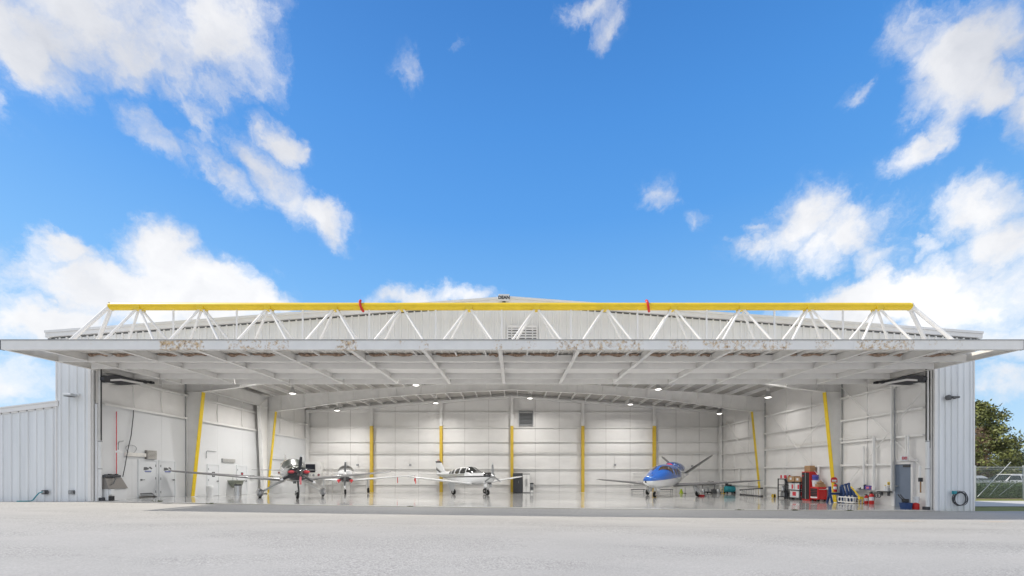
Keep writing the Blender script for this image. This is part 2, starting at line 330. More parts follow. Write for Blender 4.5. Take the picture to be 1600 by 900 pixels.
def mat_apron():
    m = bpy.data.materials.new('apron_concrete'); m.use_nodes = True; N, L, p = nodes(m)
    tc = N.new('ShaderNodeTexCoord')
    def nz(s, d, r=.6, st=None):
        n = N.new('ShaderNodeTexNoise'); n.inputs['Scale'].default_value = s; n.inputs['Detail'].default_value = d; n.inputs['Roughness'].default_value = r
        if st:
            mp = N.new('ShaderNodeMapping'); mp.inputs['Scale'].default_value = st; L.new(tc.outputs['Object'], mp.inputs[0]); L.new(mp.outputs[0], n.inputs['Vector'])
        else: L.new(tc.outputs['Object'], n.inputs['Vector'])
        return n
    def ramp(src, a, b, ca, cb):
        r = N.new('ShaderNodeValToRGB'); r.color_ramp.elements[0].position = a; r.color_ramp.elements[1].position = b
        r.color_ramp.elements[0].color = ca; r.color_ramp.elements[1].color = cb; L.new(src, r.inputs[0]); return r.outputs[0]
    def mix(f, a, b, mode='MIX'):
        x = N.new('ShaderNodeMix'); x.data_type = 'RGBA'; x.blend_type = mode
        if isinstance(f, float): x.inputs[0].default_value = f
        else: L.new(f, x.inputs[0])
        L.new(a, x.inputs[6])
        if isinstance(b, tuple): x.inputs[7].default_value = b
        else: L.new(b, x.inputs[7])
        return x.outputs[2]
    base = ramp(nz(.22, 6, .6, (1, 2.2, 1)).outputs['Fac'], .3, .72, (.36, .357, .351, 1), (.42, .415, .407, 1))
    fine = nz(34, 4, .8); coarse = nz(12, 5, .75)
    patch = ramp(nz(.35, 3, .5, (.6, 1.6, 1)).outputs['Fac'], .47, .56, (0, 0, 0, 1), (1, 1, 1, 1))
    sp = ramp(fine.outputs['Fac'], .34, .66, (.52, .52, .52, 1), (1.36, 1.36, 1.36, 1))
    sp2 = ramp(coarse.outputs['Fac'], .36, .6, (.86, .86, .86, 1), (1.06, 1.06, 1.06, 1))
    spk = mix(1.0, sp, sp2, 'MULTIPLY')
    pm = N.new('ShaderNodeMath'); pm.operation = 'MULTIPLY_ADD'; pm.inputs[1].default_value = .6; pm.inputs[2].default_value = .4; L.new(patch, pm.inputs[0])
    col = mix(pm.outputs[0], base, mix(1.0, base, spk, 'MULTIPLY'))
    # faint joints and a few orange spills near the door line
    sx = N.new('ShaderNodeSeparateXYZ'); L.new(tc.outputs['Object'], sx.inputs[0])
    jn = nz(1.5, 3)
    jy = N.new('ShaderNodeMath'); jy.operation = 'ADD'; L.new(sx.outputs['Y'], jy.inputs[0]); jy.inputs[1].default_value = 6.6
    js = N.new('ShaderNodeMath'); js.operation = 'MULTIPLY_ADD'; L.new(jn.outputs['Fac'], js.inputs[0]); js.inputs[1].default_value = .08; L.new(jy.outputs[0], js.inputs[2])
    ja = N.new('ShaderNodeMath'); ja.operation = 'ABSOLUTE'; L.new(js.outputs[0], ja.inputs[0])
    jl = ramp(ja.outputs[0], .01, .05, (.86, .85, .84, 1), (1, 1, 1, 1))
    col = mix(1.0, col, jl, 'MULTIPLY')
    for cx, cy, rx, ry in ((9.2, -4.3, .5, .2), (13.2, -4.4, .9, .22), (16.0, -4.5, 1.0, .3), (18.5, -4.2, 1.2, .2), (-3.2, -3.9, 1.6, .06), (4.5, -3.95, 2.0, .06)):
        mp = N.new('ShaderNodeMapping'); mp.vector_type = 'TEXTURE'; mp.inputs['Location'].default_value = (cx, cy, 0); mp.inputs['Scale'].default_value = (rx, ry, 5)
        L.new(tc.outputs['Object'], mp.inputs[0])
        le = N.new('ShaderNodeVectorMath'); le.operation = 'LENGTH'; L.new(mp.outputs[0], le.inputs[0])
        ad = N.new('ShaderNodeMath'); ad.operation = 'MULTIPLY_ADD'; L.new(coarse.outputs['Fac'], ad.inputs[0]); ad.inputs[1].default_value = 1.2; L.new(le.outputs['Value'], ad.inputs[2])
        fr = N.new('ShaderNodeMapRange'); fr.inputs['From Min'].default_value = 1.35; fr.inputs['From Max'].default_value = .5; fr.inputs['To Max'].default_value = .42; L.new(ad.outputs[0], fr.inputs['Value'])
        col = mix(fr.outputs[0], col, (.52, .33, .16, 1))
    L.new(col, p.inputs['Base Color']); p.inputs['Roughness'].default_value = .85
    b = N.new('ShaderNodeBump'); b.inputs['Strength'].default_value = .35; b.inputs['Distance'].default_value = .012; L.new(fine.outputs['Fac'], b.inputs['Height']); L.new(b.outputs[0], p.inputs['Normal'])
    MT['apron'] = m
mat_apron()
def mat_floor():
    m = bpy.data.materials.new('epoxy_floor'); m.use_nodes = True; N, L, p = nodes(m)
    tc = N.new('ShaderNodeTexCoord'); n = N.new('ShaderNodeTexNoise'); n.inputs['Scale'].default_value = .5; n.inputs['Detail'].default_value = 6; L.new(tc.outputs['Object'], n.inputs['Vector'])
    r = N.new('ShaderNodeValToRGB'); r.color_ramp.elements[0].color = (.47, .47, .465, 1); r.color_ramp.elements[1].color = (.57, .565, .555, 1); r.color_ramp.elements[0].position = .35; r.color_ramp.elements[1].position = .65
    L.new(n.outputs['Fac'], r.inputs[0]); L.new(r.outputs[0], p.inputs['Base Color'])
    rr = N.new('ShaderNodeMapRange'); rr.inputs['To Min'].default_value = .07; rr.inputs['To Max'].default_value = .2; L.new(n.outputs['Fac'], rr.inputs['Value']); L.new(rr.outputs[0], p.inputs['Roughness'])
    n2 = N.new('ShaderNodeTexNoise'); n2.inputs['Scale'].default_value = 2.2; n2.inputs['Detail'].default_value = 3; L.new(tc.outputs['Object'], n2.inputs['Vector'])
    b = N.new('ShaderNodeBump'); b.inputs['Strength'].default_value = .04; b.inputs['Distance'].default_value = .02; L.new(n2.outputs['Fac'], b.inputs['Height']); L.new(b.outputs[0], p.inputs['Normal'])
    p.inputs['Coat Weight'].default_value = .35; p.inputs['Coat Roughness'].default_value = .05
    MT['floor'] = m
mat_floor()
def mat_grass():
    m = mat('grass', (.19, .20, .05), .9, 0, .35, 1.2, .8, 30, detail=8); return m
mat_grass()
def mat_beam_rust():
    m = mat('beam_rust', (.83, .82, .80), .45, 0, .05, 2); N, L, p = nodes(m)
    src = p.inputs['Base Color'].links[0].from_socket
    tc = [n for n in N if n.type == 'TEX_COORD'][0]
    sx = N.new('ShaderNodeSeparateXYZ'); L.new(tc.outputs['Object'], sx.inputs[0])
    mr = N.new('ShaderNodeMapRange'); mr.inputs['From Min'].default_value = X(0, .817); mr.inputs['From Max'].default_value = X(1600, .817); L.new(sx.outputs['X'], mr.inputs['Value'])
    spots = [(130, .6, 158), (245, 1, 322), (350, .85, 455), (522, .95, 562), (615, .75, 640), (648, .8, 676), (765, .85, 790), (800, .75, 850), (865, .9, 1010), (1040, .9, 1078), (1095, .9, 1240), (1270, .85, 1312), (1335, .92, 1435), (1440, .75, 1470), (1490, .75, 1515)]
    # two ramps (at most 32 stops each)
    def rmp(lst):
        r = N.new('ShaderNodeValToRGB'); e = r.color_ramp.elements; e[0].position = 0; e[0].color = (0, 0, 0, 1); e[1].position = 1; e[1].color = (0, 0, 0, 1)
        for a, s, b in lst:
            for px, v in ((a - 6, 0), (a + 5, s), (b - 5, s), (b + 6, 0)):
                q = e.new(min(.999, max(.001, px / 1600))); q.color = (v, v, v, 1)
        L.new(mr.outputs[0], r.inputs[0]); return r.outputs[0]
    ad = N.new('ShaderNodeMath'); ad.operation = 'MAXIMUM'; L.new(rmp(spots[:7]), ad.inputs[0])
    a2 = N.new('ShaderNodeMath'); a2.operation = 'MAXIMUM'; L.new(rmp(spots[7:11]), a2.inputs[0]); L.new(rmp(spots[11:]), a2.inputs[1]); L.new(a2.outputs[0], ad.inputs[1])
    n = N.new('ShaderNodeTexNoise'); n.inputs['Scale'].default_value = 6; n.inputs['Detail'].default_value = 10; n.inputs['Roughness'].default_value = .8; L.new(tc.outputs['Object'], n.inputs['Vector'])
    # fades towards the beam's top and bottom edge, where the paint still holds
    n3 = N.new('ShaderNodeTexNoise'); n3.inputs['Scale'].default_value = 9; n3.inputs['Detail'].default_value = 6; L.new(tc.outputs['Object'], n3.inputs['Vector'])
    sm = N.new('ShaderNodeMath'); sm.operation = 'MULTIPLY_ADD'; L.new(ad.outputs[0], sm.inputs[0]); sm.inputs[1].default_value = .36; L.new(n.outputs['Fac'], sm.inputs[2])
    f = N.new('ShaderNodeMapRange'); f.inputs['From Min'].default_value = .80; f.inputs['From Max'].default_value = .92; L.new(sm.outputs[0], f.inputs['Value'])
    rc = N.new('ShaderNodeValToRGB'); rc.color_ramp.elements[0].color = (.24, .145, .08, 1); rc.color_ramp.elements[1].color = (.66, .47, .25, 1); rc.color_ramp.elements[0].position = .36; rc.color_ramp.elements[1].position = .56
    L.new(n3.outputs['Fac'], rc.inputs[0])
    mx = N.new('ShaderNodeMix'); mx.data_type = 'RGBA'; L.new(f.outputs[0], mx.inputs[0]); L.new(src, mx.inputs[6]); L.new(rc.outputs[0], mx.inputs[7]); L.new(mx.outputs[2], p.inputs['Base Color'])
mat_beam_rust()
def two_tone(name, rules, base, rough=.16, coat=.7, metal=0):
    """paint scheme: each rule is (colour, nx, ny, nz, lo, hi): painted where lo < n.p < hi (object space)"""
    m = bpy.data.materials.new(name); m.use_nodes = True; N, L, p = nodes(m)
    p.inputs['Roughness'].default_value = rough; p.inputs['Coat Weight'].default_value = coat; p.inputs['Metallic'].default_value = metal
    tc = N.new('ShaderNodeTexCoord'); rgb = N.new('ShaderNodeRGB'); rgb.outputs[0].default_value = (*base, 1); cur = rgb.outputs[0]
    for col, planes in rules:
        fac = None
        for nx, ny, nz, lo, hi in planes:
            d = N.new('ShaderNodeVectorMath'); d.operation = 'DOT_PRODUCT'; L.new(tc.outputs['Object'], d.inputs[0]); d.inputs[1].default_value = (nx, ny, nz)
            g = N.new('ShaderNodeMath'); g.operation = 'GREATER_THAN'; L.new(d.outputs['Value'], g.inputs[0]); g.inputs[1].default_value = lo
            l = N.new('ShaderNodeMath'); l.operation = 'LESS_THAN'; L.new(d.outputs['Value'], l.inputs[0]); l.inputs[1].default_value = hi
            q = N.new('ShaderNodeMath'); q.operation = 'MULTIPLY'; L.new(g.outputs[0], q.inputs[0]); L.new(l.outputs[0], q.inputs[1])
            if fac is None: fac = q.outputs[0]
            else:
                w = N.new('ShaderNodeMath'); w.operation = 'MULTIPLY'; L.new(fac, w.inputs[0]); L.new(q.outputs[0], w.inputs[1]); fac = w.outputs[0]
        mx = N.new('ShaderNodeMix'); mx.data_type = 'RGBA'; L.new(fac, mx.inputs[0]); L.new(cur, mx.inputs[6]); mx.inputs[7].default_value = (*col, 1); cur = mx.outputs[2]
    L.new(cur, p.inputs['Base Color']); MT[name] = m; return m
# ------------------------------------------------------------------ ground
DB = 2.02; YB = Y(DB)             # back wall
def gz(x, y):
    t = min(1, max(0, (18.3 - x) / 36.5)) ** 1.6 * .40
    e = min(1, max(0, (abs(x) - 12.5) / 5)) * .09 * math.exp(-((y - 2.8) / 1.9) ** 2) if y > 0 else 0
    if y > 0: t *= max(0, 1 - min(1, y / YB) ** 1.35)
    return t + e
def ground_sheet(name, xs, ys, m, off=0.0, fn=gz):
    mb = MB(); vs = [(x, y, fn(x, y) + off) for y in ys for x in xs]; nx = len(xs)
    mb.add(vs, [(j * nx + i, j * nx + i + 1, (j + 1) * nx + i + 1, (j + 1) * nx + i) for j in range(len(ys) - 1) for i in range(nx - 1)])
    return structure(mb.build(name, m, smooth='all'))
def lin(a, b, n): return [a + (b - a) * i / n for i in range(n + 1)]
XW = 655 * U                      # side walls' inner face
ground_sheet('ground', lin(-900, 900, 6), lin(-300, 1500, 6), MT['grass'], -.09, lambda x, y: 0)
ground_sheet('apron', [-90, -60, -40] + lin(-18.3, 18.3, 20) + [30, 60, 90], [-80, -40, -20, -10, -6, -4, -3, -2, -1, -.22], MT['apron'])
ground_sheet('apron', [-90, -60, -40, -18.9], [-.22, 0, 1, 40], MT['apron'], 0, lambda x, y: .40)
ground_sheet('door_sill', lin(-18.55, 18.55, 24), [-.22, -.1, .12], MT['sill_concrete'], .012)
ground_sheet('hangar_floor', lin(-18.5, 18.5, 37), [.12, .4, .8, 1.3, 1.8, 2.3, 2.8, 3.3, 3.8, 4.5, 5.5, 7, 9, 11, 13, 15, 17, 19.7], MT['floor'], .0)
ground_sheet('lawn', lin(17.02, 120, 4), [-.22, 2.6], MT['grass'], -.02, lambda x, y: 0)
ground_sheet('path', lin(17.02, 120, 4), [2.6, 7.2], MT['path_concrete'], .0, lambda x, y: 0)
ground_sheet('lawn', lin(17.02, 120, 4), [7.2, 9.6], MT['grass'], -.02, lambda x, y: 0)
ground_sheet('hedge_bed', lin(17.02, 120, 4), [9.6, 13.0], MT['mulch'], -.02, lambda x, y: 0)
ground_sheet('car_park', lin(17.02, 120, 4), [15.5, 40], MT['path_concrete'], -.01, lambda x, y: 0)
# ------------------------------------------------------------------ hangar shell
H = thing('hangar', 'long white ribbed metal aircraft hangar with its whole front open', 'hangar', (0, 0, 0))
def part(mb, name, m, par=H, **k): return mb.build(name, MT[m] if isinstance(m, str) else m, par, **k)
RX = -.25
def roof_in(x): return 8.72 - .0714 * abs(x - RX)
def fascia_top(x): return 9.29 - .0742 * abs(x - RX)
def rib_profile(x0, x1, pitch=.305, depth=.05):
    """trapezoid-rib cladding profile: list of (x, out)"""
    pts = [(x0, 0)]; n = max(1, round((x1 - x0) / pitch)); p = (x1 - x0) / n
    for i in range(n):
        c = x0 + (i + .5) * p
        pts += [(c - .042, 0), (c - .026, depth), (c + .026, depth), (c + .042, 0)]
        if n: pts += [(c + p * .30, 0), (c + p * .33, depth * .2), (c + p * .36, 0)] if False else []
    pts.append((x1, 0)); return pts
def clad(x0, x1, zb, zt, y, name='wall_panel', m='wall_paint', par=H):
    mb = MB(); pr = rib_profile(x0, x1); vs = []
    for x, o in pr: vs.append((x, y - o, zb(x)))
    for x, o in pr: vs.append((x, y - o, zt(x)))
    n = len(pr); mb.add(vs, [(i, i + 1, n + i + 1, n + i) for i in range(n - 1)])
    return part(mb, name, m, par, recalc=False)
HEAD = 6.62
OL, OR = -18.36, 18.34            # opening
EL, ER = X(89, 1), X(1521, 1)     # outer corners
# gable cladding over the opening, sheet by sheet
x = EL
sheets = []
n = 44; w = (ER - EL) / n
for i in range(n):
    a, b = EL + i * w, EL + (i + 1) * w
    in_open = a > -18.9 and b < 18.9
    zb = (lambda q: HEAD)
    clad(a, b - .004, zb, lambda q: fascia_top(q) - .30, 0.0 if True else 0, m='gable_paint')
# side returns of the front wall (either side of the opening), to the ground
for a, b in ((EL, EL + (X(139, 1) - EL) / 2), (EL + (X(139, 1) - EL) / 2, X(139, 1)), (X(1463, 1), X(1463, 1) + (ER - X(1463, 1)) / 2), (X(1463, 1) + (ER - X(1463, 1)) / 2, ER)):
    clad(a, b - .003, lambda q: gz(q, -.3) - .02, lambda q: HEAD - .003, 0.0)
mb = MB()                          # flashing where the gable sheets lap the wall sheets
mb.box((EL, -.05, HEAD - .04), (OL - .2, -.036, HEAD + .04)); mb.box((OR + .2, -.05, HEAD - .04), (ER, -.036, HEAD + .04)); part(mb, 'flashing', 'trim_paint')
# white corner trims and reveals of the opening
for s, xo, xr in ((-1, X(139, 1), OL), (1, X(1463, 1), OR)):
    mb = MB(); mb.box((xo - .001 * s, -.055, gz(xo, -.3) - .02), (xo - s * .12, .02, HEAD)); part(mb, 'corner_trim', 'trim_paint')
    mb = MB(); mb.box((xo - s * .004, .022, gz(xo, 0) - .02), (xr, .10, HEAD + .1)); part(mb, 'jamb', 'steel_white')
    mb = MB(); xe = EL if s < 0 else ER
    mb.box((xe - s * .02, -.045, gz(xe, -.3) - .02), (xe + s * .02, .06, fascia_top(xe) - .32)); part(mb, 'corner_trim', 'trim_paint')
# header over the opening
mb = MB(); mb.box((OL - .05, .04, HEAD), (OR + .05, .12, HEAD + .32)); part(mb, 'header', 'steel_white')
mb = MB(); mb.box((EL, -.04, HEAD - .02), (ER, .03, HEAD - .001)) if False else None
# rake fascia
for s in (-1, 1):
    mb = MB(); xe = s * 20.3 if s < 0 else 20.3
    xs = [RX, xe]
    def rake(z0, z1, y0, y1):
        a = [(RX, y0, fascia_top(RX) + z0), (xe, y0, fascia_top(xe) + z0), (xe, y1, fascia_top(xe) + z0), (RX, y1, fascia_top(RX) + z0),
             (RX, y0, fascia_top(RX) + z1), (xe, y0, fascia_top(xe) + z1), (xe, y1, fascia_top(xe) + z1), (RX, y1, fascia_top(RX) + z1)]
        return a
    mb.hexa(rake(-.27, -.10, -.13, .05)); mb.hexa(rake(-.098, 0, -.17, .05)); part(mb, 'rake_trim', 'trim_paint')
    mb = MB(); mb.hexa(rake(-.335, -.275, -.02, .04)); part(mb, 'rib_closure', 'dark_grey')
    # roof sheet and inner ceiling
    m1 = MB(); m1.grid(lambda u, v: (RX + (xe - RX) * u, .05 + v * (YB + .3), 9.0 - .0714 * abs((xe - RX) * u)), 6, 4); part(m1, 'roof', 'trim_paint')
    npan = 6
    for k in range(npan):
        m2 = MB(); y0 = .05 + k * (YB - .02) / npan; y1 = .05 + (k + 1) * (YB - .02) / npan - .01; xw = s * XW
        m2.grid(lambda u, v: (RX + (xw - RX) * u, y0 + (y1 - y0) * v, roof_in(RX + (xw - RX) * u) + .02), 36, 2); part(m2, 'ceiling_panel', 'ceiling_vinyl')
    # eave gutter
    m1 = MB(); m1.box((xe - s * .02, -.12, fascia_top(xe) - .3), (xe - s * .16, YB + .2, fascia_top(xe) - .1)); part(m1, 'gutter', 'trim_paint')
# outer side and back walls
for s, xe in ((-1, EL), (1, ER)):
    nn = 10
    for k in range(nn):
        y0 = .06 + k * (YB + .2) / nn; y1 = .06 + (k + 1) * (YB + .2) / nn - .004; mb = MB(); pr = rib_profile(y0, y1)
        vs = [(xe + s * o, yy, -.05) for yy, o in pr] + [(xe + s * o, yy, fascia_top(xe) - .32) for yy, o in pr]
        q = len(pr); mb.add(vs, [(i, i + 1, q + i + 1, q + i) for i in range(q - 1)]); part(mb, 'wall_panel', 'wall_paint')
mb = MB(); mb.prism([(EL, -.1), (ER, -.1), (ER, fascia_top(ER) - .34), (RX, 8.95), (EL, fascia_top(EL) - .34)], 'y', YB + .26, YB + .3); part(mb, 'rear_wall', 'wall_paint')
# inner wall liners: pillowed panels between girts
def pillow(fn, nu=8, nv=4, depth=.035):
    def g(u, v):
        p, nrm = fn(u, v); k = (1 - (2 * u - 1) ** 6) * (1 - (2 * v - 1) ** 4)
        return Vector(p) + Vector(nrm) * depth * k
    return MB().grid(g, nu, nv)
BXS = [X(p, DB) for p in (482, 582, 690, 800, 910, 1021, 1127)]; BXS[0] = -XW; BXS[-1] = XW
BZ = [0.02, .62, 1.78, 2.84, 3.82, 4.90, 5.97]
BZ = [Z(p, DB) for p in (769.5, 757.0, 732.7, 708.5, 690.5, 668.5, 644.9)]
BZ[0] = -.02
def back_top(x): return roof_in(x) - .22
for i in range(6):
    for k in range(len(BZ)):
        x0, x1 = BXS[i], BXS[i + 1]; z0 = BZ[k]; top = k == len(BZ) - 1
        def fn(u, v):
            xx = x0 + (x1 - x0) * u; zt = min(BZ[k + 1], roof_in(xx)) if not top else roof_in(xx) + .02
            return (xx, YB, z0 + (max(zt, z0) - z0) * v), (0, -1, 0)
        part(pillow(fn, 12, 4), 'insulation_panel', 'insulation', smooth='all')
# horizontal girts on the back wall, bay by bay
for i in range(6):
    for k in range(1, len(BZ)):
        x0, x1 = BXS[i] + .12, BXS[i + 1] - .12
        if BZ[k] > back_top(max(abs(x0), abs(x1)) * (1 if x0 > 0 else -1)) - .2: continue
        mb = MB(); mb.box((x0, YB - .16, BZ[k] - .03), (x1, YB - .02, BZ[k] + .01)); mb.box((x0, YB - .165, BZ[k] - .012), (x1, YB - .15, BZ[k] + .045))
        part(mb, 'girt', 'steel_white')
    # loose seams in the facing
    for f in (.33, .67):
        xx = BXS[i] + (BXS[i + 1] - BXS[i]) * f; mb = MB(); mb.box((xx - .012, YB - .045, .02), (xx + .012, YB - .03, back_top(xx) - .05)); part(mb, 'seam', 'ceiling_vinyl')
# back wall columns, lower part safety yellow
for i, xx in enumerate(BXS):
    corner = i in (0, 6)
    xc = xx + (.2 if i == 0 else -.2 if i == 6 else 0)
    hw = .13; zt = back_top(xc) - .02; zy = Z(666, DB)
    def ibeam(z0, z1):
        mb = MB(); mb.box((xc - hw, YB - .34, z0), (xc + hw, YB - .322, z1)); mb.box((xc - .012, YB - .3215, z0), (xc + .012, YB - .13, z1)); mb.box((xc - hw, YB - .1295, z0), (xc + hw, YB - .112, z1)); return mb
    c = part(ibeam(zy if not corner else 0, zt), 'column', 'steel_white')
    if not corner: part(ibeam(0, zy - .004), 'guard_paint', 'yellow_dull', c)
    mb = MB(); mb.box((xc - .18, YB - .38, 0), (xc + .18, YB - .06, .02)); part(mb, 'base_plate', 'steel_white', c)
# rake beam along the back wall's top
for s in (-1, 1):
    mb = MB()
    a = []
    for zo in (-.24, -.02):
        for xx, yy in ((RX, YB - .3), (s * XW, YB - .3), (s * XW, YB - .1), (RX, YB - .1)): a.append((xx, yy, roof_in(xx) + zo - .2))
    mb.hexa(a); part(mb, 'rake_beam', 'steel_white')
# side walls
FR = [1.28, 1.67]; FY = [Y(d) for d in FR]
RZ = [.62, 1.76, 2.83, 3.85, 4.9, 5.97]
RZ = [CZ + (v - 1.32) * 1.182 for v in (.64, 1.76, 2.83, 3.84, 4.89, 5.9)]
LZ = [CZ + (3.97 - 1.32) * 1.182, CZ + (5.03 - 1.32) * 1.182]
bays = [(.3, FY[0] - .15), (FY[0] + .15, FY[1] - .15), (FY[1] + .15, YB - .1)]
def wall_panels(s, zs, y0, y1, m='insulation', depth=.04):
    for k in range(len(zs) - 1):
        z0, z1 = zs[k], zs[k + 1]
        def fn(u, v):
            yy = y0 + (y1 - y0) * u; zb = gz(s * 18, yy) - .02 if k == 0 and zs[0] <= .01 else z0
            return (s * XW, yy, zb + (z1 - zb) * v), (-s, 0, 0)
        part(pillow(fn, 10, 4, depth), 'insulation_panel', m, smooth='all')
for y0, y1 in ((.04, FY[0]), (FY[0], FY[1]), (FY[1], YB)):
    wall_panels(1, [0] + RZ[:5] + [7.5], y0, y1)
    wall_panels(-1, LZ + [7.5], y0, y1)
# plain liner board on the left wall up to the lower girt
for y0, y1 in ((.04, FY[0]), (FY[0], FY[1]), (FY[1], YB)):
    nb = 3
    for k in range(nb):
        a, b = y0 + (y1 - y0) * k / nb, y0 + (y1 - y0) * (k + 1) / nb - .006
        mb = MB(); mb.hexa([(-XW - .02, a, gz(-18, a) - .03), (-XW + .05, a, gz(-18, a) - .03), (-XW + .05, b, gz(-18, b) - .03), (-XW - .02, b, gz(-18, b) - .03), (-XW - .02, a, LZ[0] - .02), (-XW + .05, a, LZ[0] - .02), (-XW + .05, b, LZ[0] - .02), (-XW - .02, b, LZ[0] - .02)])
        part(mb, 'liner_board', 'liner')
for y0, y1 in bays:
    for z in RZ[:5]:
        if y0 < 1 and z < 3: yb = 1.9 if z < 2.2 else y0
        else: yb = y0
        mb = MB(); mb.box((XW - .17, yb, z - .03), (XW - .02, y1, z + .012)); mb.box((XW - .178, yb, z - .05), (XW - .165, y1, z + .05)); part(mb, 'girt', 'steel_white')
    for z in LZ:
        mb = MB(); mb.box((-XW + .02, y0, z - .03), (-XW + .18, y1, z + .012)); mb.box((-XW + .168, y0, z - .05), (-XW + .182, y1, z + .05)); part(mb, 'girt', 'steel_white')
    L_ = y1 - y0
    for f in (.32, .66):                                     # thin sag straps between girts
        yy = y0 + L_ * f
        mb = MB(); mb.box((XW - .06, yy - .035, .2), (XW - .03, yy + .035, 7.2)); part(mb, 'strap', 'steel_white')
        mb = MB(); mb.path([(-XW + .07, yy, 7.1), (-XW + .10, yy + .03, 6.3), (-XW + .08, yy - .02, 5.4), (-XW + .1, yy + .02, LZ[0] + .1)], .022, 6); part(mb, 'strap', 'steel_white')
# diagonal rod bracing on the right wall
def rwall(px, py, off=.2):
    xx = XW - off; d = xx / U / (px - VX); return (xx, Y(d), Z(py, d))
for a, b in (((1312, 603), (1441, 731)), ((1441, 611), (1318, 764)), ((1201, 643), (1290, 758)), ((1296, 640), (1222, 735)), ((1136, 660), (1188, 748))):
    mb = MB(); mb.tube(rwall(*a), rwall(*b), .016, n=6); part(mb, 'brace_rod', 'steel_white')
# rigid frames
def raf_bot(ax, zk):      # underside of rafter by distance from ridge line
    P = [(0.0, 7.76), (3.8, 7.6), (7.6, 7.38), (10.74, 7.08), (13.05, 6.78), (15.4, 6.43), (17.6, 6.17)]
    for (a, za), (b, zb) in zip(P, P[1:]):
        if ax <= b: return za + (zb - za) * (ax - a) / (b - a)
    return P[-1][1]
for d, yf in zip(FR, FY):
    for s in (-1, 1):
        zt = 6.17; g = gz(s * 18, yf)
        xo = s * (XW - .02); xb = s * 17.93; xt = s * 17.33; ztop = roof_in(xo) - .22
        mb = MB(); mb.hexa([(xo, yf - .008, g), (xb, yf - .008, g), (xb, yf + .008, g), (xo, yf + .008, g), (xo, yf - .008, zt), (xt, yf - .008, zt), (xt, yf + .008, zt), (xo, yf + .008, zt)])
        mb.box((xo, yf - .13, g), (xo + s * .015, yf + .13, zt))
        col = part(mb, 'column', 'steel_white')
        mb = MB(); mb.hexa([(xb, yf - .13, g + .01), (xb - s * .02, yf - .13, g + .01), (xb - s * .02, yf + .13, g + .01), (xb, yf + .13, g + .01), (xt, yf - .13, zt - .01), (xt - s * .02, yf - .13, zt - .01), (xt - s * .02, yf + .13, zt - .01), (xt, yf + .13, zt - .01)])
        part(mb, 'guard_paint', 'yellow_paint', col)
        mb = MB(); mb.box((s * (XW - .06), yf - .165, g + .02), (s * (XW - .10), yf - .132, zt + .6)); part(mb, 'shade_strip', 'mid_grey')  # grey strip standing in for the shade line beside the column flange
        mb = MB(); mb.box((xo, yf - .15, g), (xb - s * .05, yf + .15, g + .025)); part(mb, 'base_plate', 'steel_white', col)
        mb = MB(); mb.box((xo, yf - .1, zt - .002), (xt, yf + .1, zt + .018)); mb.hexa([(xo, yf - .008, zt + .02), (xt, yf - .008, zt + .02), (xt, yf + .008, zt + .02), (xo, yf + .008, zt + .02), (xo, yf - .008, ztop), (xt, yf - .008, roof_in(xt) - .22), (xt, yf + .008, roof_in(xt) - .22), (xo, yf + .008, ztop)])
        mb.box((xo, yf - .12, zt), (xo + s * .012, yf + .12, ztop)); part(mb, 'knee_plate', 'steel_white')
        # rafter web + flanges
        ax0, ax1 = 17.32, 0.0; ns = 26; mb = MB(); vs = []
        def rp(a):
            xx = RX + (s * XW - RX) * (a / XW); return xx
        poly_b = []; poly_t = []
        for k in range(ns + 1):
            a = ax0 + (ax1 - ax0) * k / ns; xx = rp(a)
            poly_b.append((xx, raf_bot(a, 0))); poly_t.append((xx, roof_in(xx) - .22))
        for yy in (yf - .008, yf + .008):
            o = len(mb.v); mb.add([(p[0], yy, p[1]) for p in poly_b] + [(p[0], yy, p[1]) for p in poly_t], [(k, k + 1, ns + 1 + k + 1, ns + 1 + k) for k in range(ns)])
        raf = part(mb, 'rafter', 'steel_white')
        for poly, o0, o1 in ((poly_b, -.018, 0), (poly_t, 0, .015)):
            mb = MB()
            for k in range(ns):
                (xa, za), (xb_, zb_) = poly[k], poly[k + 1]
                mb.hexa([(xa, yf - .1, za + o0), (xb_, yf - .1, zb_ + o0), (xb_, yf + .1, zb_ + o0), (xa, yf + .1, za + o0), (xa, yf - .1, za + o1), (xb_, yf - .1, zb_ + o1), (xb_, yf + .1, zb_ + o1), (xa, yf + .1, za + o1)])
            part(mb, 'flange', 'steel_white', raf)
        for a in (16.9, 15.2, 13.4, 11.6, 9.7, 8.4, 6.6, 4.8, 2.9, .12):   # stiffener plates, with flange braces up to the purlins
            xx = rp(a); zt_ = roof_in(xx) - .225; zb_ = raf_bot(a, 0) + .002
            mb = MB(); mb.box((xx - .006, yf - .095, zb_), (xx + .006, yf - .0085, zt_)); part(mb, 'stiffener', 'steel_white', raf)
